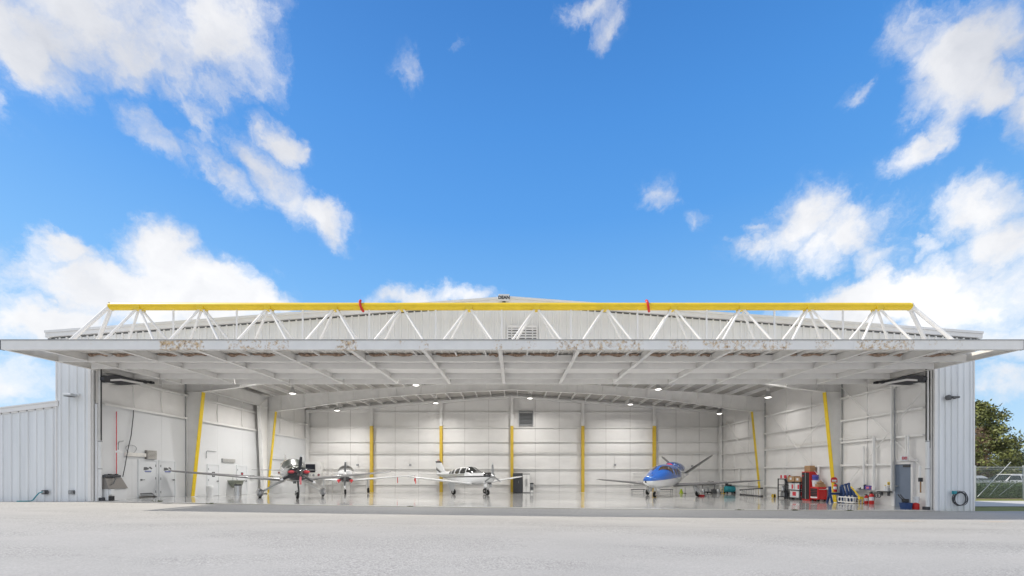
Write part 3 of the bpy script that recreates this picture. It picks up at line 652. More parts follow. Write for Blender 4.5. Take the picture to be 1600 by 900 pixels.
# portal beam and portal column along the left wall between the frames
mb = MB(); y0, y1 = FY[0] + .14, FY[1] - .16; xp = -XW + .42
zt0, zt1 = 7.18, 7.18
mb.box((xp - .008, y0, 6.44), (xp + .008, y1, 7.2)); mb.box((xp - .1, y0, 6.42), (xp + .1, y1, 6.438)); part(mb, 'portal_beam', 'steel_white')
mb = MB(); mb.hexa([(xp - .01, FY[1] - .75, .25), (xp + .01, FY[1] - .75, .25), (xp + .01, FY[1] - .18, .25), (xp - .01, FY[1] - .18, .25), (xp - .01, FY[1] - 1.25, 6.41), (xp + .01, FY[1] - 1.25, 6.41), (xp + .01, FY[1] - .18, 6.41), (xp - .01, FY[1] - .18, 6.41)])
mb.hexa([(xp - .12, FY[1] - .77, .25), (xp + .12, FY[1] - .77, .25), (xp + .12, FY[1] - .752, .25), (xp - .12, FY[1] - .752, .25), (xp - .12, FY[1] - 1.27, 6.41), (xp + .12, FY[1] - 1.27, 6.41), (xp + .12, FY[1] - 1.252, 6.41), (xp - .12, FY[1] - 1.252, 6.41)]); part(mb, 'portal_column', 'steel_white')
mb = MB(); mb.tube((xp, FY[1] - 1.1, 6.5), (xp + .02, FY[1] - .2, 7.1), .03, n=6); part(mb, 'brace_rod', 'steel_dirty')
# purlins (front to back), hung just under the ceiling
step = 1.18
for s in (-1, 1):
    k = 0; a = .55
    while a < XW - .2:
        xx = RX + s * a if s > 0 else RX - a
        if abs(xx) < XW - .1:
            zc = roof_in(xx); mb = MB()
            mb.box((xx - .006, .32, zc - .215), (xx + .006, YB - .12, zc + .01)); mb.box((xx - .035, .32, zc - .222), (xx + .035, YB - .12, zc - .214)); part(mb, 'purlin', 'steel_white')
            for yf in FY:
                mb = MB(); mb.tube((xx, yf - .7, zc - .2), (xx, yf - .05, raf_bot(abs(xx - RX), 0) + .1), .012, n=4); part(mb, 'flange_brace', 'steel_white')
        a += step
# louvre high on the back wall
def backpt(px, py): return X(px, DB), Z(py, DB)
x0, z1 = backpt(811.5, 643.5); x1, z0 = backpt(832, 664)
mb = MB()
for a, b in (((x0 - .06, z0 - .06), (x0, z1 + .06)), ((x1, z0 - .06), (x1 + .06, z1 + .06)), ((x0, z1), (x1, z1 + .06)), ((x0, z0 - .06), (x1, z0))): mb.box((a[0], YB - .22, a[1]), (b[0], YB - .05, b[1]))
lou = part(mb, 'louver', 'mid_grey')
mb = MB(); mb.box((x0, YB - .07, z0), (x1, YB - .055, z1)); part(mb, 'louver_back', 'dark_grey', lou)
for k in range(10):
    zc = z0 + (z1 - z0) * (k + .5) / 10; mb = MB(); mb.hexa([(x0, YB - .2, zc - .05), (x1, YB - .2, zc - .05), (x1, YB - .08, zc + .02), (x0, YB - .08, zc + .02), (x0, YB - .2, zc - .035), (x1, YB - .2, zc - .035), (x1, YB - .08, zc + .035), (x0, YB - .08, zc + .035)]); part(mb, 'slat', 'mid_grey', lou)
for xx in (x0 - .09, x1 + .09):
    mb = MB(); mb.box((xx - .03, YB - .16, BZ[5]), (xx + .03, YB - .06, back_top(xx) - .1)); part(mb, 'girt', 'steel_white')
# gable louvre outside, above the door
x0, x1, z0, z1 = X(794, 1), X(838, 1), Z(540, 1), Z(513, 1)
mb = MB(); mb.box((x0 - .05, -.09, z1), (x1 + .05, -.03, z1 + .12)); mb.box((x0 - .05, -.09, z0), (x0, -.03, z1)); mb.box((x1, -.09, z0), (x1 + .05, -.03, z1)); lou = part(mb, 'louver', 'trim_paint')
mb = MB(); mb.box((x0, -.045, z0), (x1, -.038, z1)); part(mb, 'louver_back', 'charcoal', lou)
for k in range(7):
    zc = z1 - .06 - k * .115
    mb = MB(); mb.hexa([(x0, -.085, zc - .045), (x1, -.085, zc - .045), (x1, -.048, zc + .03), (x0, -.048, zc + .03), (x0, -.085, zc - .03), (x1, -.085, zc - .03), (x1, -.048, zc + .045), (x0, -.048, zc + .045)]); part(mb, 'slat', 'trim_paint', lou)
# conduits on the walls
def conduit(pts, r=.02, m='steel_white', name='conduit', label=None): mb = MB(); mb.path(pts, r, 6); return part(mb, name, m, smooth=True, label=label)
for px in (642, 960, 1080, 560):
    xx = X(px, DB); z0 = Z(725 if px != 1080 else 727, DB); o = conduit([(xx, YB - .2, BZ[3]), (xx, YB - .2, z0)])
    mb = MB(); mb.bevbox((xx - .09, YB - .27, z0 - .18), (xx + .09, YB - .17, z0), .01); part(mb, 'outlet_box', 'mid_grey', o)
for i in range(6):
    conduit([(BXS[i] + .14, YB - .22, BZ[3] + .12), (BXS[i + 1] - .14, YB - .22, BZ[3] + .12)], .028, 'steel_dirty')
for a in (((989, 770), (989, 740), (1009, 740)), ((1072, 736), (1088, 736), (1088, 752))): conduit([(X(p, DB), YB - .2, Z(q, DB)) for p, q in a], .03)
for px in (512, 521, 535, 574): conduit([(X(px, DB), YB - .2, Z(769, DB)), (X(px, DB), YB - .2, Z(732, DB))], .035, 'steel_dirty')
for px, y0, y1, r, m in ((1349.5, 697, 766, .055, 'steel_white'), (1365, 682, 766, .075, 'steel_white'), (1393, 600, 767, .05, 'steel_white'), (1397.5, 607, 768, .035, 'mid_grey'), (1415.5, 680, 716, .04, 'steel_white'), (1419, 680, 716, .04, 'steel_white'), (1279, 728, 765, .06, 'steel_white'), (1155, 733, 752, .06, 'steel_white'), (1437, 728, 770, .05, 'steel_white')):
    a, b = rwall(px, y0, .22), rwall(px, y1, .22); conduit([a, (b[0], a[1], b[2])], r, m)
a, b = rwall(1312, 688.5, .2), rwall(1364, 682, .2)
conduit([(a[0], a[1], RZ[2] + .14), (b[0], b[1], RZ[2] + .14)], .02); conduit([(a[0], a[1], RZ[2] + .22), (b[0], b[1], RZ[2] + .22)], .02)
for zo in (.08, .16): conduit([(XW - .2, FY[0] + .2, RZ[2] + zo), (XW - .2, FY[1] - .3, RZ[2] + zo)], .02, 'steel_dirty')
# hydraulic door cylinders in the jambs
for s, xr in ((-1, OL), (1, OR)):
    xc = xr - s * .02; yc = .42; xx = s * (abs(xr) - .06)
    mb = MB(); mb.box((xx - s * .02, .125, Z(700, 1)), (xx + s * .01, .165, HEAD - .1)); mb.box((xx - s * .16, .125, Z(688, 1)), (xx - s * .185, .165, HEAD - .1)); tr = part(mb, 'door_track', 'black_paint')
    xr_ = xx - s * .09
    mb = MB(); mb.tube((xr_, .16, Z(690, 1)), (xr_, .16, HEAD - .15), .035, n=10); part(mb, 'piston_rod', 'steel_white', tr, smooth=True)
    mb = MB(); mb.tube((xr_, .17, gz(xx, .2) + .15), (xr_, .17, Z(688, 1)), .075, n=14); cy = part(mb, 'cylinder_barrel', 'white_plastic', smooth=True)
    for py in (690, 733): mb = MB(); mb.tube((xr_, .17, Z(py, 1)), (xr_, .17, Z(py, 1) + .03), .084, n=14); part(mb, 'clamp_band', 'mid_grey', cy)
    mb = MB(); mb.bevbox((xr_ - .12, .13, gz(xx, .2) + .01), (xr_ + .12, .3, gz(xx, .2) + .15), .02); part(mb, 'foot', 'charcoal', cy)
# ------------------------------------------------------------------ the open canopy door
DR = thing('hangar_door', 'huge white canopy door swung out level over the opening with a yellow truss on top', 'hangar door', (0, Y(.817), 6.0))
YF = Y(.817); DL, DRr = -803 * .817 * U + .02, 797 * .817 * U
YA, YBm, YC, YR = Y(.9125), Y(.983), Y(1.098), Y(1.17)
def dz(y): return 6.03 + (y - YF) * .0256
def slab(mb, x0, x1, y0, y1, o0, o1): return mb.hexa([(x0, y0, dz(y0) + o0), (x1, y0, dz(y0) + o0), (x1, y1, dz(y1) + o0), (x0, y1, dz(y1) + o0), (x0, y0, dz(y0) + o1), (x1, y0, dz(y0) + o1), (x1, y1, dz(y1) + o1), (x0, y1, dz(y1) + o1)])
dp = lambda mb, name, m, **k: part(mb, name, m, k.pop('par', DR), **k)
nseg = 6
for k in range(nseg):
    a, b = DL + (DRr - DL) * k / nseg, DL + (DRr - DL) * (k + 1) / nseg
    mb = MB(); slab(mb, a + .002, b - .002, YF, YF + .02, 0, .33); slab(mb, a + .002, b - .002, YF + .0205, YF + .14, 0, .02); dp(mb, 'front_beam', 'beam_rust')
mb = MB(); slab(mb, DL, DRr, YF - .03, YF + .16, .335, .352); dp(mb, 'edge_flashing', 'mid_grey')
for xe, s in ((DL, -1), (DRr, 1)):
    mb = MB(); slab(mb, xe + s * .001, xe + s * .02, YF - .02, YF + .13, -.01, .33); dp(mb, 'end_cap', 'charcoal')
    mb = MB(); slab(mb, xe - s * .03, xe, YF + .15, YR, 0, .33); slab(mb, xe - s * .14, xe - s * .031, YF + .15, YR, 0, .015); dp(mb, 'end_beam', 'steel_dirty')
NX = [X(p, .946) for p in (217.5, 316, 420, 524, 628, 733, 838, 945, 1051, 1158, 1263.5, 1370.5)]; SP = (NX[-1] - NX[0]) / 11
RFX = [X(p, .817) for p in (58, 179, 300, 421, 543.6, 660, 781, 905.6, 1024, 1148.5, 1256, 1368, 1482)]
for xx in RFX:
    mb = MB(); slab(mb, xx - .075, xx + .075, YF + .15, YR - .02, .012, .028); slab(mb, xx - .008, xx + .008, YF + .15, YR - .02, .028, .3); dp(mb, 'door_rafter', 'steel_white')
allx = [DL + .15] + RFX + [DRr - .15]
for y0 in (YA, YBm, YC, YR):
    for a, b in zip(allx, allx[1:]):
        mb = MB(); slab(mb, a + .03, b - .03, y0 - .012, y0, .0, .26); slab(mb, a + .03, b - .03, y0, y0 + .09, 0, .012); dp(mb, 'door_purlin', 'steel_white')
for a, b in zip(allx, allx[1:]):
    # ribbed outer skin seen from below in the first bay, insulation facing behind it
    mb = MB(); pr = rib_profile(a, b, .28, .035)
    y0, y1 = YF + .02, YR
    vs = [(q, y0, dz(y0) + .325 - o) for q, o in pr] + [(q, y1, dz(y1) + .325 - o) for q, o in pr]; q_ = len(pr)
    mb.add(vs, [(i, i + 1, q_ + i + 1, q_ + i) for i in range(q_ - 1)]); slab(mb, a, b, y0, y1, .327, .334); dp(mb, 'skin_panel', 'steel_dirty')
    for y0, y1 in ((YA, YBm), (YBm, YC), (YC, YR)):
        mb = MB().grid(lambda u, v: (a + .02 + (b - a - .04) * u, y0 + .01 + (y1 - y0 - .03) * v, dz(y0 + (y1 - y0) * v) + .24 - .07 * (1 - (2 * u - 1) ** 4) * (1 - (2 * v - 1) ** 2)), 8, 4); dp(mb, 'insulation_panel', 'insulation', smooth='all')
    # light intermediate stiffeners in the first bay
    for f in (.36, .78):
        if b - a < 1.5: continue
        xx = a + (b - a) * f; mb = MB(); slab(mb, xx - .025, xx + .025, YF + .14, YA - .02, .2, .27); dp(mb, 'stiffener', 'steel_white')
    # torn brown insulation sagging along the first purlin
    if b - a > 1.5 and a > DL + 1:
        cuts = [(.04, .34), (.4, .76)] if (hash(round(a)) % 3) else [(.06, .72)]
        if random.random() < .4: cuts.append((.82, .97))
        for f0, f1 in cuts:
            xa, xb = a + (b - a) * f0, a + (b - a) * f1; mb = MB()
            rnd = random.random() * 9
            def fl(u, v):
                sag = (1 - (2 * u - 1) ** 6) * (.055 + .03 * math.sin(u * 7 + rnd)) * (1 if v else 0)
                xx = xa + (xb - xa) * u
                nn = mnoise.noise(Vector((xx * 6, v * 3, rnd))) * .03
                return (xx, YA - .05 - .05 * math.sin(v * 3.1) + nn, dz(YA) + .30 - v * (.05 + sag) + nn)
            mb.grid(fl, 28, 4); dp(mb, 'torn_insulation', 'rust_fluff', smooth='all')
# yellow truss chord and white webs
YN = Y(.946); ZN = 1.562 + (742 - 479) * .946 * U
cl, cr = X(173, .946), X(1422, .946)
nch = 12; ZCH = ZN
for a, b in zip([cl] + NX[1:-1:1] , NX[1:-1:1] + [cr]):
    mb = MB(); mb.tube((a + .002, YN, ZN), (b - .002, YN, ZN), .15, n=20)
    mb.box((a + .002, YN - .155, ZN - .02), (b - .002, YN - .13, ZN + .01)); dp(mb, 'truss_chord', 'yellow_paint', smooth=True)
for xx in NX:
    mb = MB(); mb.box((xx - .13, YN - .165, ZN - .17), (xx + .13, YN + .165, ZN - .02)); dp(mb, 'gusset', 'yellow_paint')
def leg(a, b, r=.046, name='truss_web'): mb = MB(); mb.tube(a, b, r, n=10); dp(mb, name, 'trim_paint', smooth=True)
for xx in NX:
    for s in (-1, 1):
        for yy in (YA, YBm):
            leg((xx + s * .08, YN + (-.06 if yy == YA else .06), ZN - .14), (xx + s * (SP / 2 - .04), yy, dz(yy) + .33))
for s, xc, xe in ((-1, cl, DL + .1), (1, cr, DRr - .1)):
    for yy in (YA, YBm): leg((xc, YN + (-.05 if yy == YA else .05), ZN), (xe, yy, dz(yy) + .33), .075)
    mb = MB(); mb.hexa([(xc - s * .02, YN - .13, ZN - .15), (xc + s * .2, YN - .1, ZN - .15), (xc + s * .2, YN + .1, ZN - .15), (xc - s * .02, YN + .13, ZN - .15), (xc - s * .02, YN - .13, ZN + .15), (xc + s * .02, YN - .1, ZN + .15), (xc + s * .02, YN + .1, ZN + .15), (xc - s * .02, YN + .13, ZN + .15)]); dp(mb, 'end_gusset', 'trim_paint')
for px in (271, 370, 473, 577, 681, 784, 892, 996, 1104, 1210, 1317):
    xx = X(px, .946); leg((xx, YN, ZN - .14), (xx, YN, dz(YN) + .33), .038, 'truss_post')
for px in (566, 1011):
    xx = X(px, .946); pts = []
    for k in range(15):
        q = math.pi * (.62 + 1.05 * k / 14)
        pts.append((xx + .09 * math.sin(k / 14 * 3.0 - .6) , YN + .20 * math.cos(q) , ZN + .03 + .25 * math.sin(q - .35)))
    mb = MB(); mb.path([(xx - .05 + .12 * (k / 14) ** 2, YN - .19 * math.sin(math.pi * (k / 14 * .86 + .07)), ZN + .22 * math.cos(math.pi * (k / 14 * .95))) for k in range(15)], .05, 8); dp(mb, 'lifting_strap', 'red_paint', smooth=True, label='red curved strap hooked round the yellow truss tube')
# charcoal arm housings, one at each jamb, seen inside the opening
for s in (-1, 1):
    lab = 'charcoal door arm housing with a white stripe beside the ' + ('red wall pipe' if s < 0 else 'blue-grey exit door')
    yy = lambda v: v
    prof = [(.2, 5.66), (.14, 5.74), (.14, 5.86), (.25, 5.95), (.89, 6.12), (2.1, 6.08), (2.1, 5.95), (1.0, 5.68)]
    A = thing('door_arm', lab, 'door arm', (s * (XW - .1), .2, 5.6), group='door arm housings at the jambs')
    mb = MB(); mb.prism(prof, 'x', s * (XW - .08), s * (XW - .28)); mb.build('housing', MT['charcoal'], A)
    st = [(.42, 5.74), (.42, 5.82), (.93, 5.96), (2.25, 6.04), (2.25, 5.94), (.95, 5.87)]
    mb = MB(); mb.prism(st, 'x', s * (XW - .285), s * (XW - .31)); mb.build('stripe', MT['trim_paint'], A)
    mb = MB(); mb.tube((s * (XW - .2), 1.7, 6.06), (s * (XW - .4), 2.5, 6.13), .05, n=8); mb.ellipsoid((s * (XW - .34), 2.2, 6.08), (.1, .14, .08)); mb.box((s * (XW - .48), 2.4, 6.06), (s * (XW - .3), 2.58, 6.17)); mb.build('linkage', MT['black_paint'], A)
    mb = MB(); mb.prism([(.2, 5.25), (.2, 5.62), (.6, 5.62)], 'x', s * (XW - .1), s * (XW - .13)); mb.prism([(.3, 5.61), (1.9, 5.86), (1.9, 5.9), (.3, 5.65)], 'x', s * (XW - .1), s * (XW - .27)); mb.build('bracket', MT['steel_white'], A)
    for yb in (3.1, ):
        mb = MB(); mb.box((s * (XW - .45), yb, 6.05), (s * (XW - .4), yb + .05, 6.3)); mb.build('hanger', MT['steel_white'], A)
# ------------------------------------------------------------------ high-bay lamps (lit)
LAMP_W = 165
def high_bay(loc, label):
    near_wall = abs(loc[0]) > 16
    t = thing('high_bay_lamp', label, 'ceiling lamp', loc, 0, 'high-bay lamps under the hangar roof')
    B = lambda mb, n, m, p=t, **k: mb.build(n, MT[m], p, world=False, **k)
    zr = roof_in(loc[0]) - .2 - loc[2]
    B(MB().tube((0, 0, .62), (0, 0, zr), .012, n=6), 'hanger', 'steel')
    B(MB().lathe([(.03, .66), (.10, .62), (.11, .44), (.075, .40)], n=14), 'ballast', 'steel_white', smooth=True)
    sh = B(MB().lathe([(.07, .44), (.09, .40), (.14, .24), (.205, .04), (.21, 0), (.2, 0), (.195, .04), (.13, .23), (.08, .38)], n=18, caps=False), 'lamp_shade', 'aluminium', smooth=True)
    B(MB().lathe([(.02, -.03), (.12, -.025), (.19, -.002), (.19, .01), (.02, .012)], n=18), 'diffuser', 'lamp_glow', smooth=True)
    ld = bpy.data.lights.new('lamp_light', 'AREA'); ld.shape = 'DISK'; ld.size = .38; ld.energy = LAMP_W * (.11 if near_wall else 1) * (.72 if loc[1] > 14 else (.5 if abs(loc[0]) > 12 else 1.5) if loc[1] < 6 else 1.1); ld.color = (1, .975, .94); ld.spread = R(158)
    lo = bpy.data.objects.new('lamp_light', ld); COL.objects.link(lo); lo.parent = t; lo.location = (0, 0, -.06)
    return t
for (px, py, d), lab in zip([(457, 615, 1.5), (650, 602, 1.5), (1028.5, 608.5, 1.5), (1200, 621, 1.5), (526.5, 641.5, 1.85), (681, 630, 1.85), (828, 622.5, 1.85), (985, 632, 1.85), (1124, 646.5, 1.85)],
        ['lit bell lamp hanging near the left wall in front of the rear rafter', 'lit bell lamp just under the open door edge, left of the ridge', 'lit bell lamp just under the open door edge, right of the ridge', 'lit bell lamp hanging near the right wall above the rear column', 'lit bell lamp behind the rear rafter above the first yellow post from the left corner', 'lit bell lamp behind the rear rafter above the second yellow post', 'lit bell lamp hanging above the grey louvre in the back wall', 'lit bell lamp behind the rear rafter, above the gap before the last yellow post', 'lit bell lamp hanging in the back right corner of the hangar']):
    high_bay((X(px, d), Y(d), Z(py, d)), lab)
for xx, lab in ((-13.8, 'added fill lamp hidden behind the open door edge near the left jamb'), (-5.2, 'added fill lamp hidden behind the open door edge, left of centre'), (5.2, 'added fill lamp hidden behind the open door edge, right of centre'), (13.8, 'added fill lamp hidden behind the open door edge near the right jamb')):
    high_bay((xx, Y(1.225), 7.0), lab)  # added row, unseen from the camera, to brighten the front bay
# ------------------------------------------------------------------ aircraft
def hermite(xs, ys, x):
    if x <= xs[0]: return ys[0]
    if x >= xs[-1]: return ys[-1]
    i = max(k for k in range(len(xs)) if xs[k] <= x); i = min(i, len(xs) - 2)
    h = xs[i + 1] - xs[i]; t = (x - xs[i]) / h
    def sl(k):
        if k == 0: return (ys[1] - ys[0]) / (xs[1] - xs[0])
        if k == len(xs) - 1: return (ys[-1] - ys[-2]) / (xs[-1] - xs[-2])
        a = (ys[k] - ys[k - 1]) / (xs[k] - xs[k - 1]); b = (ys[k + 1] - ys[k]) / (xs[k + 1] - xs[k])
        return 0 if a * b <= 0 else 2 * a * b / (a + b)
    m0, m1 = sl(i), sl(i + 1)
    return (2 * t**3 - 3 * t**2 + 1) * ys[i] + (t**3 - 2 * t**2 + t) * h * m0 + (-2 * t**3 + 3 * t**2) * ys[i + 1] + (t**3 - t**2) * h * m1
class Body:
    def __init__(s, st, e=2.4): s.st = st; s.ys = [q[0] for q in st]; s.c = [[q[k] for q in st] for k in range(1, 5)]; s.e = e
    def P(s, y, th, off=0.0):
        zc, w, hu, hd = (hermite(s.ys, c, y) for c in s.c)
        c, n = math.cos(th), math.sin(th); q = 2 / s.e
        x = w * math.copysign(abs(c) ** q, c); z = (hu if n > 0 else hd) * math.copysign(abs(n) ** q, n)
        v = Vector((x, y, zc + z))
        if off:
            nr = Vector((x / max(w, .01) ** 2, 0, z / (max(hu if n > 0 else hd, .01) ** 2))); nr.normalize()
            v += nr * off
        return v
    def mesh(s, n=36, m=60):
        mb = MB(); ys = [s.ys[0] + (s.ys[-1] - s.ys[0]) * k / m for k in range(m + 1)]
        vs = [s.P(y, 2 * math.pi * k / n) for y in ys for k in range(n)]
        fs = [(i * n + k, i * n + (k + 1) % n, (i + 1) * n + (k + 1) % n, (i + 1) * n + k) for i in range(m) for k in range(n)]
        fs += [tuple(range(n - 1, -1, -1)), tuple(m * n + k for k in range(n))]; mb.add(vs, fs); return mb
    def patch(s, c, off=.012, n=8, rnd=.0):
        """c: four (y, degrees) corners, in order round the window"""
        def f(u, v):
            if rnd:                                        # pull the corners in for rounded windows
                uu, vv = 2 * u - 1, 2 * v - 1
                r = max(abs(uu), abs(vv)); l = (abs(uu) ** (2 / rnd) + abs(vv) ** (2 / rnd)) ** (rnd / 2)
                if l > 1e-6: uu, vv = uu * r / l, vv * r / l
                u, v = (uu + 1) / 2, (vv + 1) / 2
            y = (c[0][0] * (1 - u) + c[1][0] * u) * (1 - v) + (c[3][0] * (1 - u) + c[2][0] * u) * v
            a = (c[0][1] * (1 - u) + c[1][1] * u) * (1 - v) + (c[3][1] * (1 - u) + c[2][1] * u) * v
            return s.P(y, R(a), off)
        return MB().grid(f, n, n)
def airfoil(n=9, t=.13):
    up = []; 
    for k in range(n + 1):
        x = (1 - math.cos(math.pi * k / n)) / 2
        yt = 5 * t * (.2969 * math.sqrt(x) - .126 * x - .3516 * x * x + .2843 * x**3 - .1036 * x**4); up.append((x, yt))
    return up[::-1] + [(x, -y * .75) for x, y in up[1:-1]]
def wing_mesh(secs, vert=False):
    """secs: (span point (x, z), leading edge y, chord, thickness)"""
    mb = MB(); n = None; vs = []
    d = Vector((secs[-1][0][0] - secs[0][0][0], 0, secs[-1][0][1] - secs[0][0][1])).normalized(); nr = Vector((-d.z, 0, d.x))
    if not vert and nr.z < 0: nr = -nr
    for (sx, sz), yl, ch, t in secs:
        af = airfoil(9, t); n = len(af)
        for cx, cz in af: vs.append(Vector((sx, yl + cx * ch, sz)) + nr * cz * ch)
    m = len(secs); fs = [(i * n + k, i * n + (k + 1) % n, (i + 1) * n + (k + 1) % n, (i + 1) * n + k) for i in range(m - 1) for k in range(n)]
    fs += [tuple(range(n - 1, -1, -1)), tuple((m - 1) * n + k for k in range(n))]
    return mb.add(vs, fs)
def half_wing(s, x0, z0, y0, c0, x1, z1, y1, c1, t=.14):
    secs = []
    for f in (0, .35, .7, .94): secs.append(((s * (x0 + (x1 - x0) * f), z0 + (z1 - z0) * f), y0 + (y1 - y0) * f, c0 + (c1 - c0) * f, t * (1 - .25 * f)))
    secs.append(((s * (x0 + (x1 - x0) * .985), z0 + (z1 - z0) * .985 + .01), y1 + c1 * .06, c1 * .86, t * .6)); secs.append(((s * x1, z1 + .02), y1 + c1 * .22, c1 * .58, t * .35))
    return wing_mesh(secs)
def wheel_parts(par, c, r, w, tilt=0):
    o = MB().lathe([(r * .55, -w * .42), (r * .86, -w * .5), (r * .97, -w * .32), (r, 0), (r * .97, w * .32), (r * .86, w * .5), (r * .55, w * .42)], c, 20, 'x').build('wheel', MT['rubber'], par, world=False, smooth=True)
    MB().lathe([(r * .1, -w * .46), (r * .54, -w * .40), (r * .54, w * .40), (r * .1, w * .46)], c, 16, 'x').build('rim', MT['aluminium'], par, world=False, smooth=True)
    return o
def propeller(t, y, z, r, blades, start, mspin, mblade, hub=.17, length=.42):
    pr = MB().lathe([(hub, 0), (hub * .97, -.1), (hub * .8, -length * .55), (hub * .45, -length * .85), (.02, -length)], (0, y, z), 20, 'y').build('propeller', MT[mspin], t, world=False, smooth=True)
    for k in range(blades):
        a = R(start + 360 / blades * k); d = Vector((math.cos(a), 0, math.sin(a))); sdv = Vector((-math.sin(a), 0, math.cos(a))); mb = MB(); fr = []
        prof = [(.1, .05, 40), (.22, .075, 36), (.45, .085, 26), (.7, .075, 18), (.86, .062, 14), (.862, .062, 14), (.95, .05, 12), (1.0, .03, 11)]
        for f, w, tw in prof:
            q = R(tw); ax = sdv * math.cos(q) + Vector((0, 1, 0)) * math.sin(q); nn = d.cross(ax)
            c = Vector((0, y - .06, z)) + d * r * f
            fr += [c - ax * w, c + nn * .014, c + ax * w, c - nn * .014]
        for i in range(len(prof) - 1):
            mb.cur = 1 if i >= 5 else 0
            o = i * 4; mb.add([fr[o + j] for j in range(8)], [(j, (j + 1) % 4, 4 + (j + 1) % 4, 4 + j) for j in range(4)] + ([(4, 5, 6, 7)] if i == len(prof) - 2 else []))
        mb.build('blade', [MT[mblade], MT['white_plastic']], pr, world=False)
    return pr
def world_of(t, p): return WM[t] @ Vector(p)
# --- dark single-engine aircraft on the left
def piston_left():
    d = 1.25; loc = (X(465, d), Y(d), 0); loc = (loc[0], loc[1], gz(loc[0], loc[1]))
    t = thing('aircraft', 'charcoal and silver propeller aircraft with three white-tipped black blades facing out', 'aircraft', loc, R(33), 'aircraft parked inside the hangar')
    b = Body([(-.62, 1.44, .22, .16, .20), (-.56, 1.44, .40, .25, .33), (-.3, 1.43, .53, .33, .44), (.3, 1.42, .58, .38, .50), (.9, 1.42, .61, .42, .52), (1.15, 1.42, .62, .50, .52), (1.9, 1.42, .635, .82, .52), (2.6, 1.42, .635, .86, .5), (3.5, 1.44, .56, .70, .43), (4.6, 1.5, .36, .38, .33), (5.6, 1.56, .2, .22, .22), (6.7, 1.62, .06, .12, .1)])
    two_tone('left_paint', [((.035, .037, .045), [(0, 1, 0, -5, .98), (0, 0, 1, 1.02, 5)]), ((.05, .06, .05), [(0, 1, 0, -5, 1.1), (0, 0, 1, 1.66, 5)]), ((.03, .032, .04), [(0, 0, 1, 1.30, 1.40), (0, 1, 0, .9, 9)])], (.50, .50, .51), .2, .6, .25)
    b.mesh().build('fuselage', MT['left_paint'], t, world=False, smooth='all')
    b.patch([(1.16, 28), (1.9, 20), (1.9, 160), (1.16, 152)], .012, 14).build('windscreen', MT['glass_green'], t, world=False, smooth='all')
    for s in (0, 1):
        f = (lambda a: a) if not s else (lambda a: 180 - a)
        b.patch([(2.0, f(22)), (2.75, f(22)), (2.7, f(52)), (2.05, f(54))], .012, 8, .5).build('side_window', MT['glass_dark'], t, world=False, smooth='all')
        b.patch([(2.85, f(22)), (3.6, f(20)), (3.3, f(48)), (2.85, f(52))], .012, 8, .5).build('side_window', MT['glass_dark'], t, world=False, smooth='all')
    for s in (-1, 1):
        half_wing(s, .5, 1.02, 1.55, 1.42, 5.75, 1.52, 1.75, .85, .17).build('wing', MT['plane_grey'], t, world=False, smooth=True)
        half_wing(s, .05, 1.62, 5.75, .85, 1.95, 1.64, 5.95, .55, .1).build('tailplane', MT['plane_grey'], t, world=False, smooth=True)
        g = MB().path([(s * .42, 2.15, 1.0), (s * .8, 2.2, .82), (s * 1.45, 2.28, .42), (s * 1.6, 2.3, .27)], [.08, .07, .055, .05], 8).build('main_gear', MT['steel_white'], t, world=False, smooth=True)
        wheel_parts(g, (s * 1.66, 2.3, .2), .2, .14)
        MB().ellipsoid((s * 1.66, 2.36, .3), (.19, .56, .25), 14, 10).build('wheel_fairing', MT['plane_silver'], g, world=False, smooth='all')
    wing_mesh([((0, 1.65), 5.3, 1.5, .1), ((0, 2.1), 5.75, 1.15, .1), ((0, 2.66), 6.15, .75, .09)], True).build('fin', MT['plane_silver'], t, world=False, smooth=True)
    g = MB().path([(0, -.12, 1.0), (.02, -.1, .7), (.06, -.02, .42), (.06, 0, .2)], [.05, .045, .04, .035], 8).build('nose_gear', MT['black_paint'], t, world=False, smooth=True)
    wheel_parts(g, (0, 0, .19), .19, .13)
    MB().path([(-.11, .02, .2), (-.11, 0, .42), (.06, -.04, .45)], .02, 6).build('fork', MT['black_paint'], g, world=False, smooth=True)
    MB().box((-.2, .1, .84), (-.05, .3, .98)).build('exhaust', MT['dark_grey'], t, world=False)
    propeller(t, -.64, 1.44, .97, 3, 84, 'clear_coat_black', 'black_paint', .19, .40)
    for s in (-1, 1):
        e = thing('engine_plug', 'bright red foam plug in the ' + ('left-hand' if s < 0 else 'right-hand') + ' air inlet of the charcoal aircraft nose', 'engine plug', world_of(t, (s * .36, -.55, 1.47)), R(33), 'red plugs in the aircraft inlets')
        MB().ellipsoid((0, -.03, 0), (.17, .08, .08), 14, 8).build('plug', MT['plug_red'], e, world=False, smooth='all')
        MB().box((-.1, -.125, -.012), (.1, -.115, .012)).build('plug_tag', MT['pink' if s < 0 else 'red_paint'], e, world=False)
    e = thing('warning_streamer', 'pink warning streamer hanging under the propeller hub of the charcoal aircraft', 'streamer', world_of(t, (.06, -.7, 1.22)), R(33), 'warning streamers on the aircraft')
    MB().grid(lambda u, v: (-.05 + .1 * u, .03 * math.sin(v * 5), -.42 * v), 2, 6).build('ribbon', MT['pink'], e, world=False, smooth='all'); MB().tube((0, 0, 0), (0, 0, .04), .01, n=6).build('clip', MT['steel'], e, world=False)
    return t
AC1 = piston_left()
